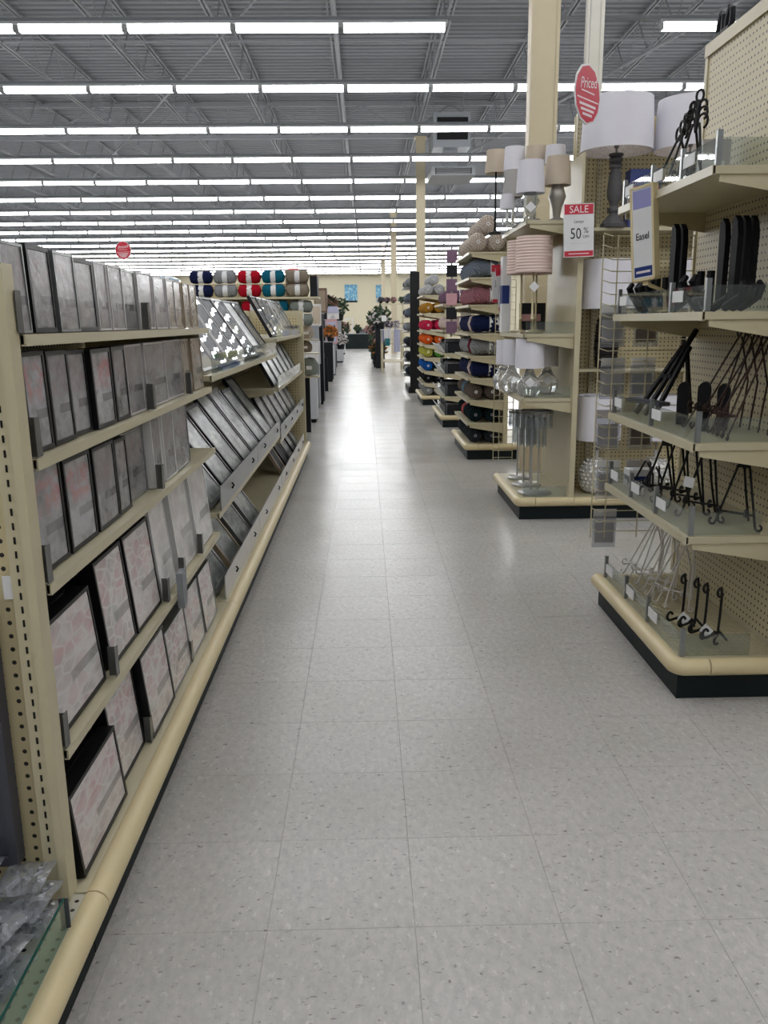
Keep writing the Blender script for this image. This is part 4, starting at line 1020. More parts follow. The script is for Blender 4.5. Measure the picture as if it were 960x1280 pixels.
topl('small lamp with a grey shade on the endcap top behind the tagged lamp', 641, 213, 247, 5.46, 24, 'shade_grey', 'silver', 's')
topl('small lamp with a bright white shade on the endcap top, left of centre', 643, 184, 214, 5.7, 26, 'shade_white', 'silver', 's')
topl('small tan shade lamp with a thin black stem, far left of the endcap top', 620, 188, 217, 5.88, 26, 'shade_tan', 'black', 's')
topl('small lamp with a tan shade on the endcap top in front of the column', 670, 183, 206, 5.62, 26, 'shade_tan', 'silver', 's')
topl('small lamp with a pale shade on the endcap top right of the column', 694, 182, 205, 5.52, 25, 'shade_white', 'silver', 's')
topl('small lamp with a low white shade at the aisle edge of the endcap top', 634, 243, 262, 5.3, 18, 'shade_white', 'silver', 's')
# second shelf: pink pleated shades on gold stems
def sl(label, px, pyt, pyb, y, wpx, z, shade, base, bm, grp, tagd=False, pleats=0, taper=.97):
    x = P(px, pyb, y=y).x; zt, zb = P(px, pyt, y=y).z, P(px, pyb, y=y).z; rr = wpx * y / F / 2
    return lamp(label, x, y, z, zb, zt, rr, rr * taper, shade, base(zb - z + .03), grp, bm, tagd, pleats=pleats)
sl('pink pleated shade lamp with a gold stem at the front of the second lamp shelf', 667, 296, 341, 5.2, 44, 1.145, 'shade_pink', lambda h: stem(h, .075), 'gold', 'pink shade lamps', True, 40)
sl('lamp with a pink pleated shade behind the front one, toward the aisle', 652, 301, 343, 5.44, 36, 1.145, 'shade_pink', lambda h: stem(h, .07), 'gold', 'pink shade lamps', False, 40)
sl('lamp with a dull pink shade at the far side of the second lamp shelf', 671, 303, 343, 5.66, 36, 1.145, 'shade_pink', lambda h: stem(h, .07), 'gold', 'pink shade lamps', False, 40)
q = card_box('lamp_carton', 'floral printed carton standing behind the gold lamp stems', P(668, 370, y=5.72).x, 5.78, 1.145, .16, .1, .19, 'dark_canvas', 'flower_pink')
q = card_box('lamp_carton', 'white and navy carton at the aisle edge of the second lamp shelf', P(632, 330, y=5.78).x + .02, 5.88, 1.145, .06, .1, .50, 'white_paper', 'navy_print')
# third shelf: white drums on glass gourd bases
def gourd(h): return [(.05, 0), (.062, .01), (.075, .05), (.07, .09), (.04, .125), (.02, h * .85), (.012, h)]
sl('white drum shade lamp with a glass base at the front of the third lamp shelf', 662, 423, 460, 5.19, 36, .76, 'shade_white', gourd, 'crystal', 'white drum lamps', True)
sl('lamp with a white drum shade against the back of the third lamp shelf', 684, 424, 458, 5.42, 27, .76, 'shade_white', gourd, 'crystal', 'white drum lamps', True)
sl('lamp with a pale white shade second from the aisle edge on the third lamp shelf', 640, 424, 456, 5.52, 22, .76, 'shade_white', gourd, 'crystal', 'white drum lamps')
sl('lamp with a pale white shade at the aisle edge of the third lamp shelf', 630, 425, 455, 5.78, 20, .76, 'shade_white', gourd, 'crystal', 'white drum lamps')
# deck: crystal rod lamps
def crystal_lamp(label, px, y, s=1.0):
    zt, zb = P(px, 513, y=y).z, P(px, 560, y=y).z; x = P(px, 540, y=y).x + .025; z = .1395
    q = thing('crystal_lamp', label, 'lamp', (x, y, z), 0, 'crystal lamps'); R = .105 * s; zr = zt - z
    m = MB(); m.lathe([(R, zr - .014), (R, zr), (R * .94, zr), (R * .94, zr - .014), (R, zr - .014)], 32); m.f = [f for f in m.f if len(f) == 4]; m.m = m.m[:len(m.f)]; m.build('rim', 'steel', q, smooth=True)
    rod = None
    for tier, (rr, n, z0, z1) in enumerate(((R * .95, 18, zr - .11, zr - .014), (R * .62, 12, zr - .23, zr - .05))):
        rod = None
        for k in range(n):
            a = 2 * PI * k / n; lc = (rr * math.cos(a), rr * math.sin(a), 0)
            if rod is None:
                m = MB(); m.prism([(-.011, z0 + .01), (0, z0), (.011, z0 + .01), (.011, z1), (-.011, z1)], -.002, .002, 'XZ'); rod = m.build('crystal_drop', 'clear_glass', q, loc=lc, rot=(0, 0, a + PI / 2))
            else: inst(rod, 'crystal_drop', q, lc, (0, 0, a + PI / 2))
    m = MB(); m.lathe([(R * .64, zr - .055), (R * .64, zr - .047), (R * .6, zr - .047), (R * .6, zr - .055), (R * .64, zr - .055)], 28); m.f = [f for f in m.f if len(f) == 4]; m.m = m.m[:len(m.f)]; m.build('inner_ring', 'steel', q, smooth=True)
    for s_ in (-1, 1): MB().tube([(s_ * .022, 0, .02), (s_ * .022, 0, zr - .008)], .006, 8).build('stem', 'silver', q, smooth=True)
    MB().lathe([(.001, 0), (.105 * s, 0), (.105 * s, .012), (.085 * s, .022), (.001, .024)], 28).build('foot', 'silver', q, smooth=True)
    m = MB(); m.box(-R * .96, R * .96, -.004, .004, zr - .008, zr - .002); m.box(-.004, .004, -R * .96, R * .96, zr - .008, zr - .002); m.build('spider', 'steel', q); return q
crystal_lamp('hanging crystal lamp with a silver disc foot, front of the lamp base deck', 665, 5.215)
crystal_lamp('lamp with hanging crystal rods farther back on the lamp base deck', 655, 5.48, .9)
crystal_lamp('lamp with crystal rods near the aisle edge at the back of the lamp base deck', 647, 5.74, .85)
# sale sign on the endcap post
q = thing('sale_sign', 'white and red sale sign reading fifty percent off, on the lamp endcap post', 'sign', (P(723.5, 288, y=4.98).x, 4.98, P(723.5, 288, y=4.98).z)); q.rotation_euler = (0, -.035, .05)
sw, shh = .088, .146
MB().box(-sw, sw, 0, .003, -shh, shh).build('card', 'white_paper', q)
MB().box(-sw + .004, sw - .004, -.0006, 0, shh - .058, shh - .004).build('red_header', 'red_print', q); MB().box(-sw + .004, sw - .004, -.0006, 0, -shh + .004, -shh + .034).build('red_footer', 'red_print', q)
text('SALE', .056, 'white_ink', q, loc=(0, -.0012, shh - .033), sx=.95)
text('Lamps', .022, 'ink', q, loc=(0, -.0006, .048))
text('50', .085, 'ink', q, loc=(-.018, -.0006, -.02), sx=.78); text('%', .045, 'ink', q, loc=(.042, -.0006, -.002)); text('OFF', .022, 'ink', q, loc=(.042, -.0006, -.036))
MB().box(-.05, .05, -.0004, 0, -.072, -.0705).build('hairline', 'grey_paper', q)
MB().box(-.06, .06, -.0012, -.0006, -shh + .016, -shh + .021).build('small_print', 'white_ink', q)
m = MB(); m.box(.04, .07, .003, .075, -.015, .015); m.build('clip', 'acrylic', q)
# wire strip with sale tags at the aisle end of the lamp endcap
zz0, zz1 = P(622, 575, y=6.0).z, P(622, 350, y=6.0).z
q = thing('wire_grid_rack', 'narrow white wire strip rack at the far edge of the lamp endcap', 'wire rack', (P(622, 450, y=6.0).x, 6.0, zz0))
for xx in (-.02, .02, .12): MB().tube([(xx, 0, 0), (xx, 0, zz1 - zz0)], .0028, 6).build('vertical_wire', 'cream_metal', q)
z = .02; hw2 = None
while z < zz1 - zz0:
    if hw2 is None: hw2 = MB().tube([(-.02, -.002, 0), (.12, -.002, 0)], .0024, 5).build('horizontal_wire', 'cream_metal', q, loc=(0, 0, z))
    else: inst(hw2, 'horizontal_wire', q, (0, 0, z))
    z += .05
for k, (px, p0, p1, rz, lab) in enumerate(((623, 331, 378, .5, 'red topped white sale tag on the wire strip, left of the pair'), (630, 334, 388, .7, 'orange topped white sale tag on the wire strip, right of the pair'))):
    y = 5.985 - .03 * k; a = P(px, p0, y=y); b = P(px, p1, y=y)
    q = thing('sale_tag', lab, 'sign', (a.x, y, b.z), rz); q.rotation_euler = (0, -.06 - .1 * k, rz); h = a.z - b.z
    MB().box(-.045, .045, 0, .003, 0, h).build('card', 'white_paper', q); MB().box(-.045, .045, -.0006, 0, h * .82, h).build('red_header', 'red_print', q); MB().box(-.045, .045, -.0006, 0, 0, h * .09).build('red_footer', 'red_print', q)
    MB().box(-.02, .02, -.0006, 0, h * .4, h * .6).build('print_block', 'grey_paper', q)

# ------------------------------------------------------------------ yarn endcaps
def yarn_endcap(label, x0, xb, y0, y1, zs, top, dark=False):
    g = thing('endcap_shelving', label, 'shelving', ((x0 + xb) / 2, (y0 + y1) / 2, 0)); w = G(g)
    base_part(g, x0 - .012, xb + .4, y0 - .012, y1, sides='WS')
    MB().box(xb, xb + .02, y0 + .02, y1, .138, top).build('back_panel', 'cream_metal', g)
    MB().box(xb - .01, xb + .03, y0 - .005, y0 + .02, .138, top).build('post', 'cream_metal', g)
    for z in zs: shelf_part(g, x0 + .005, xb, y0 + .01, y1, z, -1, th=.018)
    w.done(); return g
ZY = [1.80, 1.59, 1.36, 1.115, .92, .725, .53, .326]
yarn_endcap('cream endcap shelving with rows of yarn, next beyond the lamp endcap', .90, 1.235, 7.42, 8.5, ZY, 1.95)
Yr = [(1.59, 'dusty', 'dusty grey blue'), (1.36, 'mauve', 'mauve pink'), (1.115, 'navy', 'navy'), (.92, 'grey', 'grey'), (.725, 'navy', 'dark navy')]
for z, mm, nn in Yr:
    for k in range(6):
        y = 7.545 + .168 * k
        alt = {1: {1.115: ('rosewhite', 'cream pink'), .92: ('maroon', 'maroon'), .725: ('rosewhite', 'cream pink')}}.get(k, {}).get(z, (mm, nn))
        skein('yarn_' + alt[0], (1.075, y, z + .082), 0, '%s yarn skein, %s back on the %s shelf of the near yarn endcap' % (alt[1], ORD[k + 1], ORD[1 + ZY.index(z)]), L=.29, R=.075, band='white_paper', bw=.085, group='yarn skeins on the near yarn endcap', bx=.065)
for k in range(5):
    for (x, zz, side) in ((.985, .086, 'lower row aisle side'), (1.152, .086, 'lower row back side'), (1.068, .232, 'upper row')):
        ball('yarn_cream', (x, 7.53 + .19 * k, 1.80 + zz), -PI / 2, 'cream yarn ball on the top yarn shelf, %s back, %s' % (ORD[k + 1], side), R=.08, group='cream yarn balls')
for z, mm, nn, al in ((.53, 'brown', 'brown grey', 'sky'), (.326, 'forest', 'dark green', 'coral'), (.138, 'charcoal', 'charcoal', 'charcoal')):
    for k in range(6):
        for c in range(2):
            y = 7.53 + .165 * k; q = al if (k == 3 and c == 0) else mm
            ball('yarn_' + q, (.985 + .148 * c, y, z + .073), -PI / 2, '%s yarn cake, %s back, %s from aisle, %s shelf of near yarn endcap' % ({'sky': 'light blue', 'coral': 'coral pink'}.get(q, nn), ORD[k + 1], ORD[c + 1], {.53: 'seventh', .326: 'eighth', .138: 'bottom'}[z]), R=.068, group='yarn cakes on the near yarn endcap')
# second yarn endcap: bins of packages with tilted white cards
ZY2 = [1.42, 1.12, .86, .62, .36]
yarn_endcap('cream endcap shelving with clear bins and tilted white cards, second beyond the lamp endcap', .895, 1.235, 9.78, 11.0, ZY2, 1.55)
rnd = random.Random(4)
for i, z in enumerate([.86, .62, .36, .138]):
    for k in range(4):
        y = 9.95 + .262 * k
        q = thing('packet_bin', 'clear package bin with white card, %s back, %s level up on the second yarn endcap' % (ORD[k + 1], ORD[4 - i]), 'bin', (1.07, y, z + .002), 0, 'clear bins on the second yarn endcap')
        MB().box(-.14, .14, -.12, .12, 0, .006).build('tray', 'acrylic', q); MB().box(-.14, -.135, -.12, .12, .006, .1).build('clear_front', 'acrylic', q)
        m = MB()
        for j in range(5): m.box(-.11, .12, -.1 + .042 * j, -.075 + .042 * j, .006, .12 + rnd.uniform(-.02, .03), j % 2)
        m.build('package', ['dark_canvas', 'joist_grey'], q); R = Euler((0, -.6, 0)).to_matrix()
        MB().box(-.003, .003, -.1, .1, 0, .1, 0, R, (-.146, 0, .012)).build('white_card', 'white_paper', q)
for i, (z, mm, nn) in enumerate(((1.42, 'plum', 'plum'), (1.12, 'rosewhite', 'cream pink'))):
    for k in range(6): skein('yarn_' + mm, (1.07, 9.92 + .168 * k, z + .082), 0, '%s yarn skein, %s from the near end on the second yarn endcap' % (nn, ORD[k + 1]), L=.29, R=.075, band='white_paper', bw=.085, group='yarn skeins on the second yarn endcap', bx=.065)
q = thing('hanging_strip', 'vertical strip of hanging purple packets at the aisle corner of the second yarn endcap', 'packet', (.985, 9.70, 1.05))
m = MB(); m.box(-.012, .012, 0, .006, 0, .98); m.tube([(0, .003, .36), (0, .12, .37)], .004, 5); m.build('strip', 'steel', q)
pm('pack_plum', (120, 88, 112), (90, 66, 88), rough=.4); pm('pack_pink', (196, 150, 156), rough=.4)
for k in range(6): MB().box(-.06, .06, -.02, -.002, .04 + .155 * k, .17 + .155 * k).build('packet', ['pack_plum', 'pack_pink', 'dark_canvas'][(k * 2) % 3 if k < 5 else 0], q)
# third yarn endcap: bright colours
ZY3 = [1.60, 1.34, 1.09, .885, .70, .50, .32]
yarn_endcap('cream endcap shelving with brightly coloured yarn balls, third beyond the lamp endcap', .845, 1.18, 12.5, 13.8, ZY3, 1.72)
for z, mm, nn in ((1.60, 'white', 'white'), (1.34, 'mustard', 'mustard'), (1.09, 'pink', 'hot pink'), (.885, 'orange', 'orange'), (.70, 'green', 'green'), (.50, 'blue', 'blue'), (.32, 'black', 'black'), (.138, 'grey', 'grey')):
    for k in range(7):
        for c in range(2):
            y = 12.6 + .18 * k; q = mm
            if mm == 'green' and c == 0: q = 'lime'
            if mm == 'blue' and c == 1: q = 'deepteal'
            ball('yarn_' + q, (.935 + .162 * c, y, z + .081), -PI / 2, '%s yarn ball, %s from the near end, %s, on the bright yarn endcap' % ({'lime': 'yellow green', 'deepteal': 'dark teal'}.get(q, nn), ORD[k + 1], 'aisle side' if c == 0 else 'back side'), R=.075, group='bright yarn balls')
        if mm == 'white' and k < 6: ball('yarn_' + mm, (1.016, 12.6 + .18 * k, z + .081 + .14), -PI / 2, '%s yarn ball on top of the row, %s back on the bright yarn endcap' % (nn, ORD[k + 1]), R=.075, group='bright yarn balls')
# dark tall rack beyond with packages on its aisle side
q = thing('dark_rack', 'tall black rack panel standing past the bright yarn', 'rack', (.80, 14.7, 0))
MB().box(-.02, .14, -.03, .03, 0, 2.05).build('end_panel', 'black', q); MB().box(-.05, .5, 0, 1.2, 0, .1).build('base', 'black', q)
MB().box(.10, .13, .03, 1.2, .1, 2.0).build('back_panel', 'joist_grey', q)
for z in (.3, .55, .8, 1.05, 1.3, 1.55, 1.8): MB().box(-.12, .1, .05, 1.2, z - .012, z).build('shelf', 'steel', q)
w = None
cols = ['joist_grey', 'white_paper', 'dark_canvas', 'dusty']
rnd = random.Random(8)
for i, z in enumerate((.3, .55, .8, 1.05, 1.3, 1.55, 1.8)):
    for k in range(4):
        mm = rnd.choice(['grey', 'charcoal', 'white', 'dusty', 'black'])
        skein('yarn_' + mm, (.80 - .02, 14.95 + .26 * k, z + .082), PI / 2, '%s bundle on the black rack, %s shelf up, %s back' % ({'dusty': 'blue grey'}.get(mm, mm), ORD[i + 1], ORD[k + 1]), L=.2, R=.074, band='white_paper', bw=.05, group='bundles on the black rack', cat='bundle')

# ------------------------------------------------------------------ far aisle, right
def foliage(q, name, mat, c, R, n, seed, s=.05, flat=.9):
    rnd = random.Random(seed); m = MB()
    for k in range(n):
        dv = Vector((rnd.gauss(0, 1), rnd.gauss(0, 1), rnd.gauss(0, 1))).normalized() * R * rnd.uniform(.35, 1)
        dv.z *= flat; R3 = Euler((rnd.random() * 6, rnd.random() * 6, rnd.random() * 6)).to_matrix(); p = Vector(c) + dv
        vs = [R3 @ Vector(t_) * s + p for t_ in ((0, -1, 0), (.45, 0, .12), (0, 1, 0), (-.45, 0, .12), (0, 0, -.05))]
        m.add(vs, [(0, 1, 4), (1, 2, 4), (2, 3, 4), (3, 0, 4)])
    o = m.build(name, mat, q); o['kind'] = 'stuff'; return o
def bush(label, x, y, z, R, mats, seed, pot='box_pale', n=90, cat='artificial plant', s=.06):
    q = thing('potted_plant' if cat != 'flowers' else 'flower_bunch', label, cat, (x, y, z))
    MB().lathe([(.001, 0), (R * .4, 0), (R * .5, R * .6), (R * .44, R * .6), (R * .4, R * .5), (.001, R * .5)], 14).build('pot', pot, q, smooth=True)
    for i, mt in enumerate(mats): foliage(q, 'leaves' if i == 0 else 'blooms', mt, (0, 0, R * 1.25), R, n // (1 + i), seed + i, s * (1 if i == 0 else .8))
    m = MB()
    for k in range(5): m.tube([(0, 0, R * .5), (R * .5 * math.cos(k * 1.3), R * .5 * math.sin(k * 1.3), R * 1.4)], .006, 4)
    m.build('stems', 'leaf', q); return q
yT = 21.0
# linen table
x0, x1 = P(478, 430, y=yT).x, P(504, 430, y=yT).x; zt = P(490, 412, y=yT).z
q = thing('display_table', 'white framed display stand draped with linens on the right of the far aisle', 'table', (x0, yT, 0))
for xx in (0, x1 - x0):
    for yy in (0, 1.2): MB().box(xx - .02, xx + .02, yy - .02, yy + .02, 0, zt - .02).build('leg', 'cream_metal', q)
MB().box(-.03, x1 - x0 + .03, -.03, 1.23, zt - .02, zt).build('table_top', 'white_cloth', q); MB().box(0, x1 - x0, 0, 1.2, .25, .27).build('shelf', 'cream_metal', q)
def drape(label, xa, xb, z0, z1, mat, y):
    m = MB(); n = 8; vs = []; fs = []
    for side in (0, .012):
        for i in range(n + 1):
            xx = xa + (xb - xa) * i / n; dy = .012 * math.sin(i * 1.9) + side
            vs += [(xx, dy, z0), (xx, dy, z1)]
    for i in range(n):
        for s0 in (0, 2 * (n + 1)): fs.append((s0 + 2 * i, s0 + 2 * i + 1, s0 + 2 * i + 3, s0 + 2 * i + 2))
    o = m.add(vs, fs).build('hanging_linen', mat, smooth=True, loc=(0, y, 0)); return tag(o, label, 'linen', 'linens on the far display stand')
xs = [P(p_, 430, y=yT - .05).x for p_ in (478, 480, 489, 492, 500)]
drape('white printed linen hanging on the far display stand', xs[1], xs[2], P(485, 425, y=yT).z, zt, 'white_cloth', yT - .06)
drape('teal linen hanging below the white one on the far display stand', xs[1] + .02, xs[2] - .03, P(485, 432, y=yT).z, P(485, 424, y=yT).z + .02, 'teal_cloth', yT - .085)
drape('pale lilac linen hanging at the right of the far display stand', xs[3], xs[4], P(495, 440, y=yT).z, zt, 'lilac_cloth', yT - .06)
drape('grey lilac linen edge hanging at the left of the far display stand', xs[0] - .02, xs[1] - .01, P(480, 428, y=yT).z, zt, 'lilac_cloth', yT - .06)
bush('dark purple artificial flowers on the far linen stand', P(486, 405, y=yT).x, yT + .3, zt, .10, ['flower_dark', 'flower_white'], 3, 'box_white', 120, 'flowers')
bush('white artificial flowers beside the purple ones on the far linen stand', P(496, 405, y=yT).x, yT + .4, zt, .10, ['flower_white', 'flower_dark'], 5, 'box_white', 110, 'flowers')
# white card on the linen stand
q = thing('card_sign', 'small white card sign on the far linen stand', 'sign', (P(480, 395, y=yT - .02).x, yT + .05, zt)); MB().box(-.06, .06, 0, .006, .2, .34).build('card', 'white_paper', q); MB().tube([(0, .003, 0), (0, .003, .2)], .006, 5).build('stem', 'steel', q)
# tall shelf with pots behind
yS = 27.0; xa, xb = P(474, 380, y=yS).x, P(505, 380, y=yS).x; z1 = P(480, 379, y=yS).z
q = thing('tall_shelf', 'tall shelf unit with flower pots past the linen stand', 'shelving', (xa, yS, 0))
for zz in (.6, 1.2, z1): MB().box(0, xb - xa, 0, .4, zz - .05, zz).build('shelf', 'cream_shelf', q)
for xx in (0, xb - xa - .05):
    for yy in (0, .35): MB().box(xx, xx + .05, yy, yy + .05, 0, z1).build('post', 'cream_metal', q)
for k, (px, mats) in enumerate(((474, ['flower_dark', 'leaf']), (482, ['flower_dark', 'flower_pink']), (490, ['flower_pink', 'leaf']), (500, ['leaf', 'flower_white']))):
    bush('artificial flower pot, %s from the left on the tall far shelf' % ORD[k + 1], P(px, 375, y=yS).x + .05, yS + .2, z1, .085, mats, 20 + k, 'dark_canvas', 130, 'flowers')
# foliage along the right of the far aisle
for k, (px, py, y, R, mats) in enumerate(((466, 402, 26, .3, ['leaf', 'flower_dark']), (464, 412, 29, .3, ['flower_pink', 'leaf']), (467, 425, 25, .28, ['leaf', 'flower_pink']), (468, 438, 23.5, .26, ['leaf', 'flower_orange']), (470, 396, 23, .3, ['leaf', 'flower_white']))):
    p_ = P(px, py, y=y); q = thing('display_pedestal', 'dark pedestal stand under the %s leafy bunch on the right of the far aisle' % ORD[k + 1], 'stand', (p_.x + .1, y, 0)); zb = max(.1, p_.z - R * 1.1)
    MB().box(-.12, .12, -.12, .12, 0, zb - .02).build('plinth', 'dark_canvas', q); MB().box(-.15, .15, -.15, .15, zb - .02, zb).build('top', 'dark_canvas', q)
    bush('leafy artificial bunch on a dark pedestal, %s on the right of the far aisle' % ORD[k + 1], p_.x + .1, y, zb, R, mats, 40 + k, 'dark_canvas', 130, s=.08)
# dark display across the aisle end
yE = 40.2; xa, xb, zt = P(427, 430, y=yE).x, P(464, 430, y=yE).x, P(445, 417, y=yE).z
q = thing('display_table', 'dark green skirted display table across the far end of the aisle', 'table', ((xa + xb) / 2, yE, 0)); hw = (xb - xa) / 2
MB().box(-hw, hw, 0, 1.0, 0, zt - .03).build('skirt', 'kick', q); MB().box(-hw - .03, hw + .03, -.03, 1.03, zt - .03, zt).build('table_top', 'joist_grey', q)
a = P(436.5, 417, y=yE + .4); q = thing('lantern', 'white lantern on the dark display table at the aisle end', 'lantern', (a.x, yE + .4, zt)); hh = P(436, 399, y=yE).z - zt
for sx in (-.17, .17):
    for sy in (-.12, .12): MB().box(sx - .025, sx + .025, sy - .025, sy + .025, 0, hh).build('post', 'box_white', q)
MB().box(-.2, .2, -.15, .15, hh, hh + .05).build('roof', 'box_white', q); MB().box(-.2, .2, -.15, .15, 0, .05).build('base', 'box_white', q); MB().box(-.15, .15, -.1, .1, hh * .45, hh * .5).build('shelf', 'box_white', q)
bush('dark green artificial plant on the dark display table at the aisle end', P(447, 410, y=yE + .4).x, yE + .4, zt, .19, ['leaf'], 60, 'dark_canvas', 160, s=.07)
bush('pink artificial flowers at the right end of the dark display table', P(460, 410, y=yE + .4).x - .05, yE + .4, zt, .14, ['flower_pink', 'leaf'], 61, 'dark_canvas', 120, 'flowers', s=.06)
card_box('storage_crate', 'grey crate in the middle of the dark display table at the aisle end', P(453.5, 414, y=yE + .3).x, yE + .8, zt, .3, .2, .22, 'joist_grey', 'wood_brown')
# blue wall picture
a = P(431, 378, y=FAR - .1); b = P(446.5, 355.5, y=FAR - .1)
q = thing('wall_banner', 'blue picture banner high on the cream far wall', 'picture', ((a.x + b.x) / 2, FAR - .06, a.z))
t = NT('blue_print'); t.set(Roughness=.5); v = t.coords('Generated'); nz = t.noise(t.coords('Generated', (5, 1, 2)), 2.5, 3); t.l(t.ramp(nz, [(.35, lin((62, 120, 160))), (.5, lin((98, 160, 190))), (.62, lin((160, 200, 208)))]), t.b.inputs['Base Color']); MAT['blue_print'] = t.m
hw = (b.x - a.x) / 2; MB().box(-hw, hw, -.02, .0, .12, b.z - a.z).build('print', 'blue_print', q); MB().box(-hw, hw, -.02, 0, 0, .12).build('dark_band', 'dark_canvas', q); MB().box(-hw, hw, 0, .05, 0, b.z - a.z).build('backing', 'joist_grey', q)
a = P(470, 378, y=FAR - .1); b = P(478, 356, y=FAR - .1); q = thing('wall_banner', 'grey blue picture banner right of the blue one on the far wall', 'picture', ((a.x + b.x) / 2, FAR - .06, a.z)); hw = (b.x - a.x) / 2
MB().box(-hw, hw, -.02, .05, 0, b.z - a.z).build('print', 'blue_print', q); MB().box(-hw, hw, -.025, -.02, 0, .3).build('lower_panel', 'grey_paper', q)

# ------------------------------------------------------------------ far aisle, left: canvas bins and displays
pxs = [(389, 541, 'dark_canvas', 460), (396, 525, 'white_canvas', 470), (401, 503, 'dark_canvas', 455), (406, 494, 'white_canvas', 452), (410.5, 489, 'dark_canvas', 447), (414, 476, 'white_canvas', 446), (418, 466, 'joist_grey', 441), (421.5, 459, 'dark_canvas', 438), (424.5, 452, 'joist_grey', 434), (427, 446, 'kick', 428)]
prevy = 8.9
for k, (px, py, mt, pt) in enumerate(pxs):
    p_ = P(px, py, z=0); y = max(p_.y, prevy + .6); x = P(px, py, y=y).x; prevy = y; h = P(px, pt, y=y).z
    q = thing('canvas_bin', '%s ended low canvas bin, %s along the left side of the far aisle' % ({'dark_canvas': 'black', 'white_canvas': 'white', 'joist_grey': 'grey', 'kick': 'dark green'}[mt], ORD[k + 1]), 'bin', (x, y, 0))
    MB().box(-.5, 0, 0, .03, 0, h).build('end_board', mt, q); MB().box(-.5, -.03, .03, .55, 0, .08).build('base', 'black', q); MB().box(-.5, -.47, .03, .55, .08, h * .9).build('back_board', 'joist_grey', q)
    for j in range(3): MB().box(-.44, -.03, .1 + .14 * j, .12 + .14 * j, .08, h * .95).build('canvas', ['white_canvas', 'dark_canvas', 'joist_grey'][(j + k) % 3], q)
# tall unit line behind the bins
def far_unit(label, y0, y1, x0, x1, h):
    q = thing('gondola_shelving', label, 'shelving', ((x0 + x1) / 2, y0, 0)); hw = (x1 - x0) / 2
    MB().box(-hw, hw, 0, y1 - y0, 0, .12).build('base', 'kick', q); MB().box(-hw, -hw + .03, 0, y1 - y0, .12, h).build('back_panel', 'cream_metal', q)
    for k in range(1, 4): MB().box(-hw + .03, hw, 0, y1 - y0, h * k / 3.2 - .02, h * k / 3.2).build('shelf', 'cream_shelf', q)
    MB().box(-hw, hw, -.02, 0, .12, h).build('end_panel', 'peg_xz', q)
far_unit('cream shelf unit behind the canvas bins at the left of the far aisle', 10.5, 17.5, -1.75, -1.28, 1.25)
far_unit('farther cream shelf unit at the left of the far aisle', 19.0, 30, -2.1, -1.45, 1.2)
def cushion(label, px, py, y, w_, h_, mat, zb):
    p_ = P(px, py, y=y); q = thing('cushion', label, 'cushion', (p_.x, y, zb + .003))
    m = MB(); m.lathe([(.001, 0), (w_ * .42, h_ * .06), (w_ * .5, h_ * .35), (w_ * .48, h_ * .65), (w_ * .3, h_ * .93), (.001, h_)], 20, fn=lambda a, h: 1 + .05 * math.sin(4 * a)); m.build('stuffed_body', mat, q, smooth=True)
    MB().box(-.03, .03, -w_ * .5 - .004, -w_ * .46, h_ * .35, h_ * .55).build('label', 'white_paper', q)
yq = 9.25
q = thing('wire_display', 'slim cream display stand holding cushions beyond the frame bays', 'stand', (P(384, 430, y=yq).x, yq, 0))
zl = [P(384, py, y=yq).z for py in (470, 441, 424, 401)]
for z in zl[:]: MB().box(-.17, .12, -.12, .14, z - .012, z).build('shelf', 'cream_shelf', q)
MB().box(-.19, -.16, .1, .14, 0, zl[3] + .1).build('post', 'cream_metal', q); MB().box(-.19, -.06, -.02, .14, 0, .03).build('foot', 'cream_metal', q)
cushion('tan cushion on the second shelf of the slim cushion stand', 381, 415, yq, .15, .13, 'yarn_taupe', zl[1])
cushion('cream beige cushion on the third shelf of the slim cushion stand', 383, 415, yq, .16, .14, 'yarn_cream', zl[2])
cushion('sage green cushion on the lowest shelf of the slim cushion stand', 387, 455, yq, .19, .2, 'yarn_sage', zl[0])
def boxy(name, label, cat, px0, py1, px1, py0, y, dep, mat, zb=None, fm=None):
    a = P(px0, py1, y=y); b = P(px1, py0, y=y); zb = a.z if zb is None else zb
    q = thing(name, label, cat, ((a.x + b.x) / 2, y, a.z)); hw = (b.x - a.x) / 2; h = b.z - a.z
    MB().box(-hw, hw, 0, dep, 0, h).build('body', mat, q)
    if fm: MB().box(-hw * .8, hw * .8, -.006, 0, h * .08, h * .9).build('face', fm, q)
    return q, hw, h
PL = [0]
def plinth(px, y, z, w_, label):
    PL[0] += 1; mt = ['dark_canvas', 'white_canvas', 'joist_grey'][PL[0] % 3]; label = label.replace('dark pedestal', {'dark_canvas': 'dark', 'white_canvas': 'white', 'joist_grey': 'grey'}[mt] + ' pedestal')
    q = thing('display_pedestal', label, 'stand', (P(px, 430, y=y).x - w_ * .25, y + .12, 0)); MB().box(-w_ / 2, w_ / 2, -.12, .2, .05, z - .02).build('plinth', mt, q); MB().box(-w_ / 2 - .02, w_ / 2 + .02, -.12, .22, z - .02, z).build('top', 'joist_grey', q); MB().box(-w_ / 2 + .02, w_ / 2 - .02, -.08, .16, 0, .05).build('base', 'kick', q)
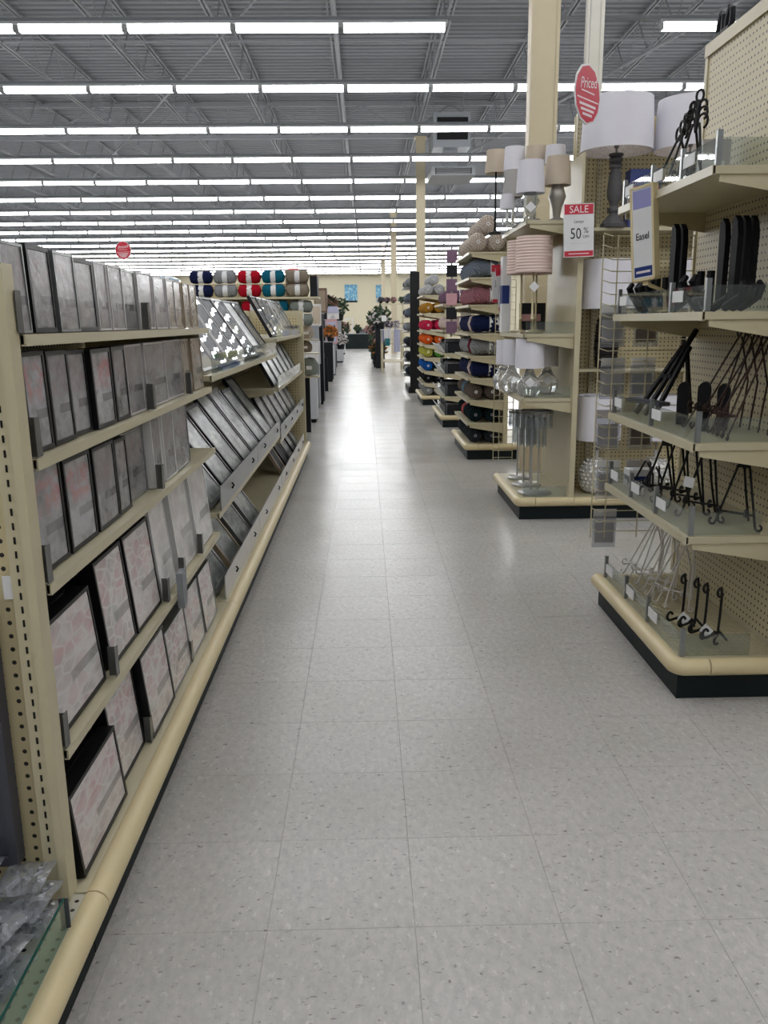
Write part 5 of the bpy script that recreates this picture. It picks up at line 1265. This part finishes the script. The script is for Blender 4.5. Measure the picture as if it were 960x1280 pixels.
for (nm, lab, cat, px0, py1, px1, py0, y, dep, mat, fm) in (
    ('blank_canvas', 'white blank canvas standing beyond the cushion stand', 'canvas', 380, 455, 400, 426, 10.4, .03, 'white_canvas', 'white_paper'),
    ('letter_frame', 'white framed lettered print on the left above the far bins', 'picture frame', 390, 407, 401, 380, 12.2, .04, 'box_white', 'shade_tan'),
    ('brown_cabinet', 'small brown wooden cabinet on the left above the far bins', 'cabinet', 393, 391, 408, 360, 12.8, .2, 'wood_brown', 'box_tan'),
    ('pink_panel', 'pale pink display panel on the left below the white house box', 'panel', 408, 430, 421, 399, 19.6, .05, 'pack_pink', 'lilac_cloth')):
    q, hw, h = boxy(nm, lab, cat, px0, py1, px1, py0, y, dep, mat, fm=fm); plinth((px0 + px1) / 2, y, q.location.z, hw * 1.6, 'dark pedestal under the %s' % lab.split(' on ')[0].split(' standing ')[0])
    if nm == 'brown_cabinet': MB().box(-.01, .01, -.02, -.006, h * .4, h * .5).build('knob', 'steel', q)
y = 19.9; a = P(409, 399, y=y); b = P(423, 391, y=y); c = P(423, 383, y=y)
q = thing('house_box', 'white house shaped display box on the left of the far aisle', 'box', ((a.x + b.x) / 2, y, a.z)); hw = (b.x - a.x) / 2
MB().box(-hw, hw, 0, .4, 0, b.z - a.z).build('body', 'box_white', q); MB().prism([(-hw * 1.1, b.z - a.z), (hw * 1.1, b.z - a.z), (hw * .75, c.z - a.z), (-hw * .75, c.z - a.z)], -.02, .42, 'XZ').build('roof', 'lilac_cloth', q)
MB().prism([(-hw * .5, .02), (hw * .5, .02), (0, (b.z - a.z) * .8)], -.01, 0, 'XZ').build('gable', 'grey_paper', q); plinth(416, y + .14, a.z, hw * 1.8, 'dark pedestal under the white house shaped box')
for k, (px, py, y, R, mats, lab, zz) in enumerate(((413, 415, 17.9, .16, ['flower_orange', 'leaf'], 'orange and red artificial flowers on the left of the far aisle', 0), (426, 424, 26.5, .25, ['flower_white', 'leaf'], 'white artificial flowers on the left of the far aisle', 0), (423, 384, 28.5, .36, ['leaf'], 'green artificial plant high on the left of the far aisle', 0), (412, 378, 22.3, .2, ['wood_brown', 'leaf'], 'brown dried wreath bunch on the left of the far aisle', 0), (429, 410, 33.5, .28, ['leaf', 'flower_pink'], 'dark leafy bunch farthest along the left of the far aisle', 0))):
    p_ = P(px, py, y=y); zb = max(.2, p_.z - R * 1.2); plinth(px, y - .12, zb, R * 1.1, 'dark pedestal under the %s' % lab.split(' on the ')[0].split(' high ')[0].split(' farthest ')[0])
    bush(lab, p_.x, y, zb, R, mats, 70 + k, 'dark_canvas', 150, 'flowers' if 'flower' in lab else 'artificial plant', s=.05 + .02 * k)
